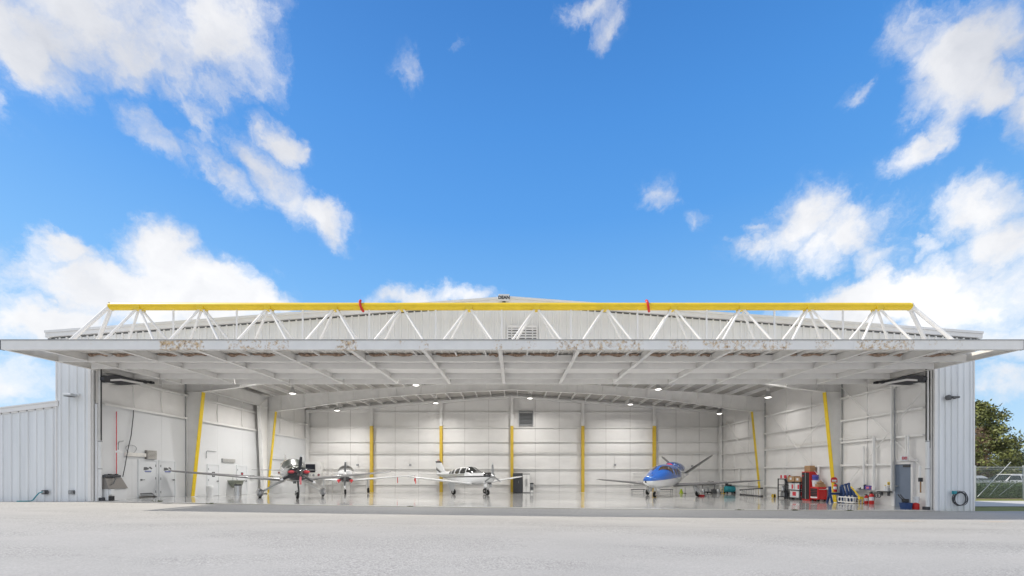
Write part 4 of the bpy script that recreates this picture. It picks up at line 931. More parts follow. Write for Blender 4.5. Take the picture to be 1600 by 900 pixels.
# --- white low-wing aircraft behind it
def piston_rear():
    d = 1.68; loc = (X(539.5, d), Y(d), 0); loc = (loc[0], loc[1], gz(loc[0], loc[1]))
    t = thing('aircraft', 'white propeller aircraft with black nose stripes parked behind the charcoal one', 'aircraft', loc, R(20), 'aircraft parked inside the hangar')
    b = Body([(-.85, 1.5, .2, .14, .3), (-.78, 1.5, .40, .24, .42), (-.5, 1.48, .52, .33, .54), (.2, 1.45, .58, .40, .58), (1.0, 1.42, .61, .46, .57), (1.2, 1.42, .615, .5, .56), (2.0, 1.42, .62, .74, .55), (3.0, 1.42, .61, .76, .53), (4.2, 1.46, .44, .5, .42), (5.6, 1.54, .22, .26, .26), (6.9, 1.6, .05, .1, .1)])
    two_tone('rear_paint', [((.03, .03, .035), [(0, 0, 1, 1.46, 1.50)]), ((.03, .03, .035), [(0, 0, 1, -1, 1.16), (0, 1, 0, -5, 1.4)]), ((.03, .03, .035), [(.55, 0, 1, 0, 1.42), (-.55, 0, 1, 0, 1.42), (0, 1, 0, -5, .3)]), ((.03, .03, .035), [(0, 0, 1, 1.72, 3), (0, 1, 0, .2, 1.18)])], (.78, .79, .8))
    b.mesh().build('fuselage', MT['rear_paint'], t, world=False, smooth='all')
    for a0, a1 in ((26, 87), (93, 154)): b.patch([(1.22, a0), (2.0, a0 - (5 if a0 < 90 else 0)), (2.0, a1 + (5 if a1 > 90 else 0)), (1.22, a1)], .012, 10).build('windscreen', MT['glass_dark'], t, world=False, smooth='all')
    for s in (0, 1):
        f = (lambda a: a) if not s else (lambda a: 180 - a)
        for y0, y1 in ((2.1, 2.7), (2.8, 3.4), (3.5, 4.0)): b.patch([(y0, f(22)), (y1, f(22)), (y1 - .06, f(50)), (y0, f(50))], .012, 6, .5).build('side_window', MT['glass_dark'], t, world=False, smooth='all')
    for s in (-1, 1):
        half_wing(s, .45, 1.0, 1.5, 1.65, 5.4, 1.42, 1.75, 1.2).build('wing', MT['plane_white'], t, world=False, smooth=True)
        half_wing(s, .05, 1.55, 5.9, .9, 1.95, 1.58, 6.05, .6, .1).build('tailplane', MT['plane_white'], t, world=False, smooth=True)
        g = MB().path([(s * 1.6, 2.3, 1.05), (s * 1.6, 2.3, .6), (s * 1.6, 2.3, .25)], [.06, .05, .04], 8).build('main_gear', MT['plane_white'], t, world=False, smooth=True)
        wheel_parts(g, (s * 1.66, 2.3, .21), .21, .17)
        MB().box((s * 1.45, 2.2, .35), (s * 1.47, 2.6, .95)).build('gear_door', MT['plane_white'], g, world=False)
    wing_mesh([((0, 1.6), 5.5, 1.5, .1), ((0, 2.0), 5.95, 1.1, .1), ((0, 2.6), 6.35, .7, .09)], True).build('fin', MT['plane_white'], t, world=False, smooth=True)
    g = MB().path([(0, -.05, 1.0), (0, -.03, .6), (.0, 0, .42)], [.07, .06, .05], 8).build('nose_gear', MT['plane_white'], t, world=False, smooth=True)
    wheel_parts(g, (0, 0, .19), .19, .14)
    for s in (-1, 1): MB().box((s * .11, -.03, .17), (s * .09, .03, .5)).build('fork', MT['steel_white'], g, world=False)
    propeller(t, -.86, 1.5, .98, 2, 88, 'plane_white', 'dark_grey', .15, .35)
    for s in (-1, 1):
        e = thing('engine_plug', 'dark red plug low on the ' + ('left-hand' if s < 0 else 'right-hand') + ' side of the white rear aircraft nose', 'engine plug', world_of(t, (s * .42, -.64, 1.02)), R(20), 'red plugs in the aircraft inlets')
        MB().ellipsoid((0, -.04, 0), (.13, .07, .085), 12, 8).build('plug', MT['plug_red'], e, world=False, smooth='all')
        MB().box((-.03, -.2, -.16), (.03, -.19, .02)).build('plug_tag', MT['streamer_red'], e, world=False)
    for x, lab in ((3.9, 'red warning streamer hanging from the white rear aircraft wing by the yellow post'), (5.25, 'red warning streamer hanging near the white rear aircraft wing tip')):
        z0 = 1.0 + (x - .45) / 4.95 * .42 - .06
        e = thing('warning_streamer', lab, 'streamer', world_of(t, (x, 2.1, z0)), R(20), 'warning streamers on the aircraft')
        MB().grid(lambda u, v: (-.03 + .06 * u, .03 * math.sin(v * 6), -.45 * v), 2, 6).build('ribbon', MT['streamer_red'], e, world=False, smooth='all'); MB().tube((0, 0, 0), (0, 0, .06), .01, n=6).build('clip', MT['steel'], e, world=False)
    return t
AC2 = piston_rear()
# --- white and black aircraft in the middle
def piston_mid():
    d = 1.68; loc = (X(761.7, d), Y(d), 0); loc = (loc[0], loc[1], gz(loc[0], loc[1]))
    t = thing('aircraft', 'white and black propeller aircraft with four side windows angled before the back wall', 'aircraft', loc, R(40), 'aircraft parked inside the hangar')
    b = Body([(-.55, 1.42, .2, .15, .2), (-.5, 1.41, .34, .22, .34), (-.25, 1.4, .46, .29, .47), (.4, 1.38, .53, .36, .56), (1.1, 1.36, .57, .40, .60), (1.3, 1.36, .575, .46, .60), (2.05, 1.34, .58, .78, .60), (2.9, 1.34, .58, .80, .57), (3.9, 1.36, .52, .70, .50), (4.8, 1.41, .4, .48, .42), (5.8, 1.48, .25, .29, .28), (7.3, 1.55, .06, .12, .1)])
    blk = (.028, .028, .032)
    two_tone('mid_paint', [(blk, [(0, .012, 1, 1.335, 1.425)]), ((.33, .34, .31), [(0, .012, 1, 1.45, 1.60), (0, 1, 0, 2.2, 9)]), (blk, [(0, 0, 1, 1.65, 3), (0, 1, 0, -5, 1.32)]), (blk, [(0, 0, 1, 1.42, 1.7), (0, 1, 0, -5, -.12)])], (.78, .79, .8))
    b.mesh().build('fuselage', MT['mid_paint'], t, world=False, smooth='all')
    for a0, a1 in ((24, 88), (92, 156)): b.patch([(1.3, a0 + (4 if a0 < 90 else 0)), (2.02, a0), (2.02, a1), (1.3, a1 - (4 if a1 > 90 else 0))], .012, 10).build('windscreen', MT['glass_dark'], t, world=False, smooth='all')
    for s in (0, 1):
        f = (lambda a: a) if not s else (lambda a: 180 - a)
        for y0, y1, k in ((2.13, 2.85, 0), (2.98, 3.6, 2), (3.78, 4.18, 4), (4.34, 4.66, 6)): b.patch([(y0 - .02, f(15)), (y1 + .03, f(15)), (y1 - .10, f(53 - k)), (y0 + .05, f(56 - k))], .016, 8, .35).build('side_window', MT['glass_dark'], t, world=False, smooth='all')
    for s in (-1, 1):
        half_wing(s, .45, .82, 1.35, 2.1, 5.1, 1.36, 1.75, 1.05, .15).build('wing', MT['plane_white'], t, world=False, smooth=True)
        half_wing(s, .05, 1.55, 6.3, .95, 1.85, 1.57, 6.5, .6, .1).build('tailplane', MT['plane_white'], t, world=False, smooth=True)
        g = MB().path([(s * 1.4, 2.3, .9), (s * 1.42, 2.3, .5), (s * 1.43, 2.3, .25)], [.06, .05, .04], 8).build('main_gear', MT['steel_white'], t, world=False, smooth=True)
        wheel_parts(g, (s * 1.46, 2.3, .22), .22, .17)
        MB().hexa([(s * 1.62, 2.0, .3), (s * 1.64, 2.0, .3), (s * 1.64, 2.45, .3), (s * 1.62, 2.45, .3), (s * 1.66, 1.8, .88), (s * 1.68, 1.8, .88), (s * 1.68, 2.8, .88), (s * 1.66, 2.8, .88)]).build('gear_door', MT['plane_white'], g, world=False)
    two_tone('mid_fin_paint', [(blk, [(0, 0, 1, 2.52, 4)]), (blk, [(0, -.4, 1, -1.02, -.86)]), ((.4, .41, .38), [(0, -.4, 1, -.84, -.78)])], (.78, .79, .8))
    wing_mesh([((0, 1.6), 5.4, 1.95, .09), ((0, 1.9), 6.0, 1.42, .09), ((0, 2.55), 6.5, 1.0, .08), ((0, 2.68), 6.75, .8, .06)], True).build('fin', MT['mid_fin_paint'], t, world=False, smooth=True)
    MB().tube((0, 7.1, 2.68), (0, 7.1, 2.82), .03, n=8).build('beacon', MT['red_paint'], t, world=False)
    g = MB().path([(0, -.1, .95), (0, -.06, .6), (0, -.03, .45)], [.06, .06, .05], 8).build('nose_gear', MT['steel_white'], t, world=False, smooth=True)
    wheel_parts(g, (0, 0, .2), .2, .15)
    for s in (-1, 1):
        MB().box((s * .12, -.03, .17), (s * .1, .03, .52)).build('fork', MT['steel'], g, world=False)
        MB().box((s * .2, -.25, .6), (s * .22, .15, .88)).build('gear_door', MT['plane_white'], g, world=False)
    propeller(t, -.56, 1.42, .95, 3, 90, 'steel', 'mid_grey', .16, .34)
    MB().box((-.12, -.3, .82), (.12, -.1, .92)).build('air_inlet', MT['dark_grey'], t, world=False)
    e = thing('warning_streamer', 'thin red streamer hanging from the wing tip of the four-window aircraft', 'streamer', world_of(t, (-4.75, 2.0, 1.28)), R(40), 'warning streamers on the aircraft')
    MB().grid(lambda u, v: (-.035 + .07 * u, .03 * math.sin(v * 6), -.4 * v), 2, 6).build('ribbon', MT['streamer_red'], e, world=False, smooth='all'); MB().tube((0, 0, 0), (0, 0, .06), .01, n=6).build('clip', MT['steel'], e, world=False)
    return t
AC3 = piston_mid()
# --- blue and white jet
def small_jet():
    d = 1.555; loc = (X(1023, d), Y(d), 0); loc = (loc[0], loc[1], gz(loc[0], loc[1]))
    t = thing('aircraft', 'blue over white single-engine jet with a V-shaped tail', 'aircraft', loc, R(-38), 'aircraft parked inside the hangar')
    b = Body([(-1.38, 1.14, .06, .05, .05), (-1.33, 1.14, .2, .16, .15), (-1.1, 1.15, .40, .29, .29), (-.6, 1.18, .55, .38, .44), (0, 1.22, .69, .56, .57), (.6, 1.27, .76, .76, .65), (1.2, 1.31, .80, .91, .69), (1.9, 1.33, .81, .96, .71), (2.8, 1.36, .79, .95, .68), (3.8, 1.42, .66, .76, .60), (4.8, 1.5, .48, .48, .48), (6.0, 1.56, .28, .26, .30), (7.5, 1.6, .06, .08, .08)], 2.25)
    blue = (.014, .105, .43)
    two_tone('jet_paint', [(blue, [(0, -.055, 1, 1.215, 4), (0, -.85, 1, -1.45, 9)]), ((.6, .62, .64), [(0, -.055, 1, 1.195, 1.215), (0, -.85, 1, -1.45, 9)])], (.79, .80, .81), .14, .8)
    b.mesh(44, 80).build('fuselage', MT['jet_paint'], t, world=False, smooth='all')
    for sgn in (0, 1):
        f = (lambda a: a) if not sgn else (lambda a: 180 - a)
        b.patch([(.1, f(80)), (1.45, f(12)), (1.64, f(44)), (.85, f(82))], .016, 14, .3).build('windscreen', MT['glass_brown'], t, world=False, smooth='all')
        b.patch([(1.85, f(10)), (2.28, f(10)), (2.26, f(39)), (1.82, f(39))], .012, 8, .6).build('side_window', MT['glass_brown'], t, world=False, smooth='all')
        b.patch([(2.48, f(10)), (3.0, f(10)), (2.9, f(36)), (2.48, f(38))], .012, 8, .6).build('side_window', MT['glass_brown'], t, world=False, smooth='all')
        b.patch([(1.72, f(-6)), (2.32, f(-6)), (2.32, f(-3)), (1.72, f(-3))], .012, 2).build('door_seam', MT['mid_grey'], t, world=False)
    for s in (-1, 1):
        half_wing(s, .45, .78, 2.35, 1.75, 5.85, 1.16, 3.0, .8, .17).build('wing', MT['wing_grey'], t, world=False, smooth=True)
        MB().tube((s * 5.9, 3.05, 1.17), (s * 5.9, 3.6, 1.19), .035, n=8).build('wing_tip_light', MT['aluminium'], t, world=False, smooth=True)
        half_wing(s, .12, 1.62, 5.7, 1.15, 1.95, 3.05, 6.75, .68, .13).build('tail_surface', MT['wing_grey'], t, world=False, smooth=True)
        g = MB().path([(s * 1.55, 3.35, .9), (s * 1.68, 3.3, .55), (s * 1.72, 3.2, .36), (s * 1.72, 3.42, .22)], [.07, .06, .05, .05], 8).build('main_gear', MT['steel_white'], t, world=False, smooth=True)
        wheel_parts(g, (s * 1.82, 3.45, .22), .22, .17)
        MB().hexa([(s * 1.9, 3.15, .3), (s * 1.92, 3.15, .3), (s * 2.1, 3.6, .3), (s * 2.08, 3.6, .3), (s * 1.62, 3.1, .88), (s * 1.64, 3.1, .88), (s * 1.66, 3.65, .9), (s * 1.64, 3.65, .9)]).build('gear_door', MT['plane_white'], g, world=False)
    nac = MB().lathe([(.26, 3.0), (.36, 2.93), (.41, 3.05), (.46, 3.5), (.47, 4.1), (.43, 4.8), (.34, 5.5), (.24, 5.95), (.2, 5.95), (.18, 5.7)], (0, 0, 2.05), 24, 'y').build('engine_nacelle', MT['jet_nacelle'] if 'jet_nacelle' in MT else mat('jet_nacelle', blue, .14, 0, .03, 1, coat=.8), t, world=False, smooth=True)
    g = MB().path([(0, .12, .9), (0, .05, .55), (0, .0, .42)], [.1, .085, .07], 8).build('nose_gear', MT['steel_white'], t, world=False, smooth=True)
    wheel_parts(g, (0, 0, .2), .2, .14)
    for s in (-1, 1):
        MB().box((s * .11, -.03, .17), (s * .09, .03, .5)).build('fork', MT['steel_white'], g, world=False)
        MB().hexa([(s * .3, -.3, .42), (s * .32, -.3, .42), (s * .32, .25, .42), (s * .3, .25, .42), (s * .2, -.35, .82), (s * .22, -.35, .82), (s * .22, .3, .82), (s * .2, .3, .82)]).build('gear_door', MT['plane_white'], g, world=False)
    MB().ellipsoid((-.1, -1.34, 1.08), (.07, .1, .07), 10, 6).build('nose_camera', MT['black_paint'], t, world=False, smooth='all')
    e = thing('engine_plug', 'round red cover plugging the jet engine intake above the blue cabin', 'engine plug', world_of(t, (0, 2.93, 2.05)), R(-38), 'red plugs in the aircraft inlets')
    MB().lathe([(.03, -.16), (.2, -.14), (.33, -.06), (.34, .02), (.03, .03)], (0, 0, 0), 20, 'y').build('plug', MT['plug_red'], e, world=False, smooth=True)
    MB().box((-.03, -.18, -.24), (.03, -.165, .02)).build('plug_tag', MT['white_plastic'], e, world=False)
    e = thing('wheel_chock', 'red and black wheel chock against the right main wheel of the jet', 'wheel chock', world_of(t, (2.0, 3.75, 0)), R(-38))
    e.location.z = gz(e.location.x, e.location.y); WM[e] = Matrix.Translation(e.location) @ Matrix.Rotation(R(-38), 4, 'Z')
    MB().prism([(-.12, .003), (.12, .003), (0, .14)], 'x', -.22, .22).build('chock', MT['streamer_red'], e, world=False); MB().path([(.2, 0, .1), (.32, -.05, .03), (.4, -.2, .015)], .012, 5).build('rope', MT['black_paint'], e, world=False)
    return t
AC4 = small_jet()
# ------------------------------------------------------------------ things outside
ridge = thing('sign', 'small white sign with black block letters at the gable peak', 'sign', (X(787.5, .99), -.2, Z(471, .99)))
mb = MB(); mb.bevbox((X(779, .99), -.26, Z(471, .99)), (X(796, .99), -.2, Z(460.5, .99)), .01); mb.build('sign_panel', MT['white_plastic'], ridge)
text_part('DEAN', .19, MT['ink'], ridge, Matrix.Translation((X(787.5, .99), -.265, Z(466, .99))) @ Matrix.Rotation(R(90), 4, 'X') @ Matrix.Diagonal((.98, 1, 1, 1)), bold=.008)
mb = MB(); mb.box((X(785, .99), -.24, Z(474, .99)), (X(790, .99), -.17, Z(471, .99))); mb.build('bracket', MT['dark_grey'], ridge)
def wall_lamp(px, py, dark, label):
    xx, zz = X(px, 1), Z(py, 1); t = thing('wall_lamp', label, 'wall lamp', (xx, -.04, zz), 0, 'outdoor lamps on the front wall')
    m = 'dark_grey' if dark else 'aluminium'; B = lambda mb, n, mm: mb.build(n, MT[mm], t, world=False)
    if dark:
        B(MB().lathe([(.03, -.0), (.11, -.03), (.12, -.12), (.05, -.16)], (-.12, 0, 0), 12, 'y'), 'lamp_head', m); B(MB().bevbox((-.06, -.22, -.04), (.26, -.06, .05), .03), 'arm', m); B(MB().box((.16, -.05, -.05), (.24, .03, .05)), 'mount_plate', m)
    else:
        B(MB().bevbox((-.14, -.34, -.05), (.2, -.02, .07), .03), 'lamp_head', m); B(MB().box((-.12, -.33, -.065), (.12, -.06, -.052)), 'lens', 'dark_grey'); B(MB().box((.05, -.05, -.02), (.25, .04, .1)), 'mount_plate', 'white_plastic')
wall_lamp(117, 619, False, 'light grey wall lamp on the ribbed wall left of the opening')
wall_lamp(1482, 622, True, 'dark wall lamp on the ribbed wall right of the opening')
def outlet(px, py, label, m):
    xx, zz = X(px, 1), Z(py, 1); t = thing('outlet_box', label, 'outlet box', (xx, -.04, zz), 0)
    MB().bevbox((-.09, -.1, -.09), (.09, .03, .09), .015).build('box', MT[m], t, world=False); MB().box((-.06, -.125, -.05), (.06, -.101, .06)).build('cover', MT['mid_grey'], t, world=False)
    MB().tube((.11, -.04, -.05), (.11, -.04, .06), .02, n=8).build('plug_cap', MT['dark_grey'], t, world=False); return t
outlet(114.5, 769, 'grey outlet box low on the front wall just left of the opening', 'mid_grey')
outlet(73, 769, 'dark outlet box low on the low side building with a teal cable', 'charcoal')
xx = X(73, 1); mb = MB(); mb.path([(xx, -.15, Z(768, 1)), (xx - .12, -.2, Z(770, 1)), (xx - .25, -.2, Z(775, 1)), (xx - .36, -.22, Z(781, 1)), (xx - .42, -.25, .44), (xx - .9, -.35, .435)], .022, 6)
tag(mb.build('cable', MT['teal'], smooth=True), 'teal cable hanging from the dark outlet down to the apron', 'cable')
t = thing('hose_coil', 'coiled black hose with a blue fitting hung on the right front wall', 'hose', (X(1495, 1), -.06, Z(779, 1)))
for k in range(5):
    mb = MB(); q0 = random.random() * 6; rx, rz = .24 + random.random() * .06, .25 + random.random() * .07; ox = random.uniform(-.04, .04); oz = random.uniform(-.05, .03)
    mb.path([(ox + rx * math.cos(a), -.05 - .02 * k, oz + rz * math.sin(a) * (1 + .08 * math.sin(2 * a + q0))) for a in [2 * math.pi * i / 24 for i in range(25)]], .014, 6); mb.build('hose_loop', MT['charcoal'], t, world=False, smooth=True)
MB().bevbox((-.32, -.12, .2), (-.16, -.02, .34), .02).build('fitting', MT['teal'], t, world=False); MB().tube((-.05, .05, .27), (-.05, -.16, .3), .02, n=8).build('hook', MT['dark_grey'], t, world=False)
# side building on the left
AN = thing('side_building', 'low ribbed metal side building joined to the left of the hangar', 'building', (-24, 0, .42))
ax0, ax1 = -36.0, EL - .01
def an_top(x): return Z(627.5, 1) + (x - EL) * (Z(622, 1) - Z(633, 1)) / (90 * U)
nn = 22; wv = (ax1 - ax0) / nn
for k in range(nn):
    a, b = ax0 + k * wv, ax0 + (k + 1) * wv - .003
    mb = MB(); pr = rib_profile(a, b); vs = [(q, .03 - o, .38) for q, o in pr] + [(q, .03 - o, an_top(q) - .2) for q, o in pr]; q_ = len(pr)
    mb.add(vs, [(i, i + 1, q_ + i + 1, q_ + i) for i in range(q_ - 1)]); mb.build('wall_panel', MT['wall_paint'], AN, recalc=False)
mb = MB(); mb.hexa([(ax0, -.08, an_top(ax0) - .2), (ax1 + .12, -.08, an_top(ax1) - .2), (ax1 + .12, .05, an_top(ax1) - .2), (ax0, .05, an_top(ax0) - .2), (ax0, -.08, an_top(ax0) - .02), (ax1 + .12, -.08, an_top(ax1) - .02), (ax1 + .12, .05, an_top(ax1) - .02), (ax0, .05, an_top(ax0) - .02)]); mb.build('fascia', MT['trim_paint'], AN)
mb = MB(); mb.hexa([(ax0, -.12, an_top(ax0) - .018), (ax1 + .13, -.12, an_top(ax1) - .018), (ax1 + .13, .1, an_top(ax1) - .018), (ax0, .1, an_top(ax0) - .018), (ax0, -.12, an_top(ax0) + .04), (ax1 + .13, -.12, an_top(ax1) + .04), (ax1 + .13, .1, an_top(ax1) + .04), (ax0, .1, an_top(ax0) + .04)]); mb.build('fascia_cap', MT['trim_paint'], AN)
mb = MB(); mb.hexa([(ax0, -.02, an_top(ax0) - .27), (ax1, -.02, an_top(ax1) - .27), (ax1, .03, an_top(ax1) - .27), (ax0, .03, an_top(ax0) - .27), (ax0, -.02, an_top(ax0) - .202), (ax1, -.02, an_top(ax1) - .202), (ax1, .03, an_top(ax1) - .202), (ax0, .03, an_top(ax0) - .202)]); mb.build('trim_strip', MT['trim_paint'], AN)
mb = MB(); mb.hexa([(ax0, .11, .3), (ax1, .11, .3), (ax1, 14, .3), (ax0, 14, .3), (ax0, .11, an_top(ax0) - .05), (ax1, .11, an_top(ax1) - .05), (ax1, 14, an_top(ax1) - .05), (ax0, 14, an_top(ax0) - .05)]); mb.build('roof', MT['trim_paint'], AN)
# weeds in the joint at the door sill
for px, y, lab, h in ((247, .3, 'tuft of green weed in the floor joint near the left doors', .10), (330, -.2, 'small dark weed on the sill left of the charcoal aircraft', .06), (640, -.2, 'small dark weed on the door sill in front of the four-window aircraft', .05), (1155, -.2, 'small weed on the door sill right of the blue jet', .05), (1242, -.2, 'green weed on the door sill in front of the red tool cabinet', .07), (1327, -.2, 'dark weed on the door sill in front of the blue jacks', .05)):
    d = Dp(y); xx = X(px, d); t = MB()
    for k in range(46):
        a = random.random() * 6.28; r = random.random() * .16; c = Vector((xx + r * math.cos(a) * 1.3, y + r * math.sin(a) * .4, gz(xx, y) + .01)); dv = Vector((math.cos(a), math.sin(a), random.uniform(.3, 1.6))).normalized() * h * random.uniform(.6, 1.3); sv = Vector((-math.sin(a), math.cos(a), 0)) * .014
        t.add([c - sv, c + sv, c + dv * .6 + sv * .6, c + dv], [(0, 1, 2, 3)])
    tag(t.build('weed', MT['weed'], recalc=False), lab, 'weed', 'weeds along the door sill')
# chain-link fence on the right
FYY = Y(1.462); fx0, fx1 = X(1524, 1.462), 60
F = thing('chain_link_fence', 'galvanised chain-link fence with diagonal braces beside the lawn', 'fence', (fx0, FYY, 0))
posts = [fx0] + [fx0 + 3.05 * k for k in range(1, 11)]
for k, xx in enumerate(posts): mb = MB(); mb.tube((xx, FYY, -.05), (xx, FYY, Z(729.5, 1.462) + .03), .04 if k == 0 else .03, n=10); mb.ellipsoid((xx, FYY, Z(729.5, 1.462) + .04), (.05, .05, .04), 10, 6); mb.build('post', MT['galv'], F, smooth=True)
for a, b in zip(posts, posts[1:]):
    for z in (Z(730, 1.462), Z(753.5, 1.462), Z(733, 1.462)): mb = MB(); mb.tube((a + .04, FYY, z), (b - .04, FYY, z), .02 if z != Z(733, 1.462) else .012, n=8); mb.build('rail', MT['galv'], F, smooth=True)
for (a, b) in (((1526, 776), (1578, 722)), ((1549, 722.5), (1560, 730)), ((1560, 774), (1584, 755)), ((1545, 774), (1562, 754))): mb = MB(); mb.tube((X(a[0], 1.462), FYY - .05, Z(a[1], 1.462)), (X(b[0], 1.462), FYY - .05, Z(b[1], 1.462)), .018 if a[0] == 1526 else .009, n=8); mb.build('brace', MT['galv'], F, smooth=True)
mb = MB(); zt = Z(730, 1.462); sp = .085; x1m = fx0 + 9.2; n = int((9.2 + zt) / sp); hh = .0028
for k in range(n):
    for s in (1, -1):
        xa = fx0 - zt + k * sp; p, q = (Vector((xa, 0, .03)), Vector((xa + zt, 0, .03 + zt)))
        if s < 0: p.x, q.x = q.x, p.x
        lo, hi = fx0, x1m
        def clipx(p, q):
            dx = q - p; ts = [0, 1]
            t0 = (lo - p.x) / dx.x; t1 = (hi - p.x) / dx.x
            if t0 > t1: t0, t1 = t1, t0
            t0 = max(0, t0); t1 = min(1, t1); return (p + dx * t0, p + dx * t1) if t1 > t0 + .001 else None
        c = clipx(p, q)
        if not c: continue
        a, b = c; mb.add([(a.x, FYY + .02 * s - hh, a.z), (a.x, FYY + .02 * s + hh, a.z), (a.x + hh * 2, FYY + .02 * s, a.z), (b.x, FYY + .02 * s - hh, b.z), (b.x, FYY + .02 * s + hh, b.z), (b.x + hh * 2, FYY + .02 * s, b.z)], [(0, 1, 4, 3), (1, 2, 5, 4), (2, 0, 3, 5)])
mb.build('wire_mesh', MT['wire_galv'], F, kind='stuff', recalc=False)
# hedge, parked cars, trees beyond
def leaf_cloud(mb, centres, n, spread, size, rng):
    for c in centres:
        for _ in range(n):
            p = Vector(c) + Vector((rng.gauss(0, spread), rng.gauss(0, spread), rng.gauss(0, spread * .62)))
            q = Vector((rng.gauss(0, 1), rng.gauss(0, 1), rng.gauss(0, .7) + .5)).normalized(); a = q.cross(Vector((rng.random() - .5, rng.random() - .5, rng.random() - .5))).normalized(); b = q.cross(a)
            s = size * rng.uniform(.6, 1.3); a *= s; b *= s * .5
            mb.add([p - a, p + b * .9, p + a, p - b * .9], [(0, 1, 2, 3)])
rng = random.Random(3)
hb = MB(); hx0, hx1, hy = X(1500, 1.57), 58, Y(1.57)
xx = hx0
cs = []
while xx < hx1:
    for zc in (.25, .5, .75, .92):
        for yy in (-.35, .1, .5): cs.append((xx + rng.uniform(-.15, .15), hy + yy + rng.uniform(-.1, .1), zc + rng.uniform(-.08, .1)))
    xx += .3
leaf_cloud(hb, cs, 17, .16, .075, rng)
hg = thing('hedge', 'clipped dark green hedge behind the chain-link fence', 'hedge', (hx0, hy, 0))
hb.build('foliage', MT['hedge_leaf'], hg, kind='stuff', recalc=False)
core = MB()
core.bevbox((hx0, hy - .35, -.05), (hx1, hy + .5, .88), .1); core.build('stems', MT['hedge_leaf'], hg)
def car(px, d, L, h, paint, label, rz=0):
    t = thing('parked_car', label, 'car', (X(px, d), Y(d), 0), rz, 'cars parked beyond the hedge'); B = lambda mb, n, m, p=t, **k: mb.build(n, MT[m], p, world=False, **k)
    w = .9; l = L / 2
    bm = bmesh.new(); prof = [(-l, .35), (-l + .05, .75), (-l + .15, .98), (-l * .5, 1.05), (l * .42, 1.02), (l * .88, .88), (l, .7), (l, .32)]
    f = MB(); f.prism(prof, 'y', -w, w); body = B(f, 'body', paint)
    cab = [(-l * .92, .99), (-l * .72, h - .05), (-l * .55, h), (l * .12, h), (l * .22, h - .06), (l * .55, 1.0)]
    f = MB(); n = len(cab); vs = [(x, -w * (.97 if z < 1.1 else .78), z) for x, z in cab] + [(x, w * (.97 if z < 1.1 else .78), z) for x, z in cab]
    f.add(vs, [tuple(range(n)), tuple(range(2 * n - 1, n - 1, -1))] + [(i, n + i, n + (i + 1) % n, (i + 1) % n) for i in range(n)]); B(f, 'cabin', paint)
    for s in (-1, 1):
        for a, b in ((-.84, -.5), (-.46, -.1), (-.06, .4)):
            yb, yt = s * w * .985, s * w * .8; zt = h - .13
            q0, q1 = a * l, b * l; sk = .12 * l if b > .3 else 0; sb = .1 * l if a < -.8 else 0
            B(MB().hexa([(q0, yb, 1.07), (q1 + sk * .6, yb, 1.07), (q1 + sk * .6, yb * .97, 1.07), (q0, yb * .97, 1.07), (q0 + sb, yt, zt), (q1 - sk, yt, zt), (q1 - sk, yt * .97, zt), (q0 + sb, yt * .97, zt)]), 'window', 'car_glass')
        for xw in (-l * .62, l * .62):
            wl = B(MB().lathe([(.2, -.1), (.33, -.11), (.34, 0), (.33, .11), (.2, .1)], (xw, s * w * .9, .34), 18, 'y'), 'wheel', 'rubber', smooth=True); B(MB().lathe([(.03, -.115), (.2, -.105), (.2, .105), (.03, .115)], (xw, s * w * .9, .34), 14, 'y'), 'rim', 'aluminium', wl)
        B(MB().bevbox((l - .12, s * w * .6, .68), (l + .01, s * w * .95, .82), .03), 'headlight', 'aluminium'); B(MB().bevbox((-l - .01, s * w * .65, .75), (-l + .1, s * w * .95, .93), .03), 'tail_light', 'lamp_red')
    B(MB().hexa([(l * .25, -w * .72, h - .1), (l * .56, -w * .88, 1.03), (l * .56, w * .88, 1.03), (l * .25, w * .72, h - .1), (l * .25 + .02, -w * .72, h - .08), (l * .56 + .02, -w * .88, 1.05), (l * .56 + .02, w * .88, 1.05), (l * .25 + .02, w * .72, h - .08)]), 'windscreen', 'car_glass')
car(1517, 2.15, 4.5, 1.5, 'car_silver', 'silver parked car half hidden by the hangar corner', R(0))
car(1578, 2.22, 4.9, 1.66, 'car_white', 'white parked car in the middle beyond the hedge', R(180))
car(1662, 2.2, 4.6, 1.5, 'car_silver', 'silver parked car farthest right beyond the hedge')
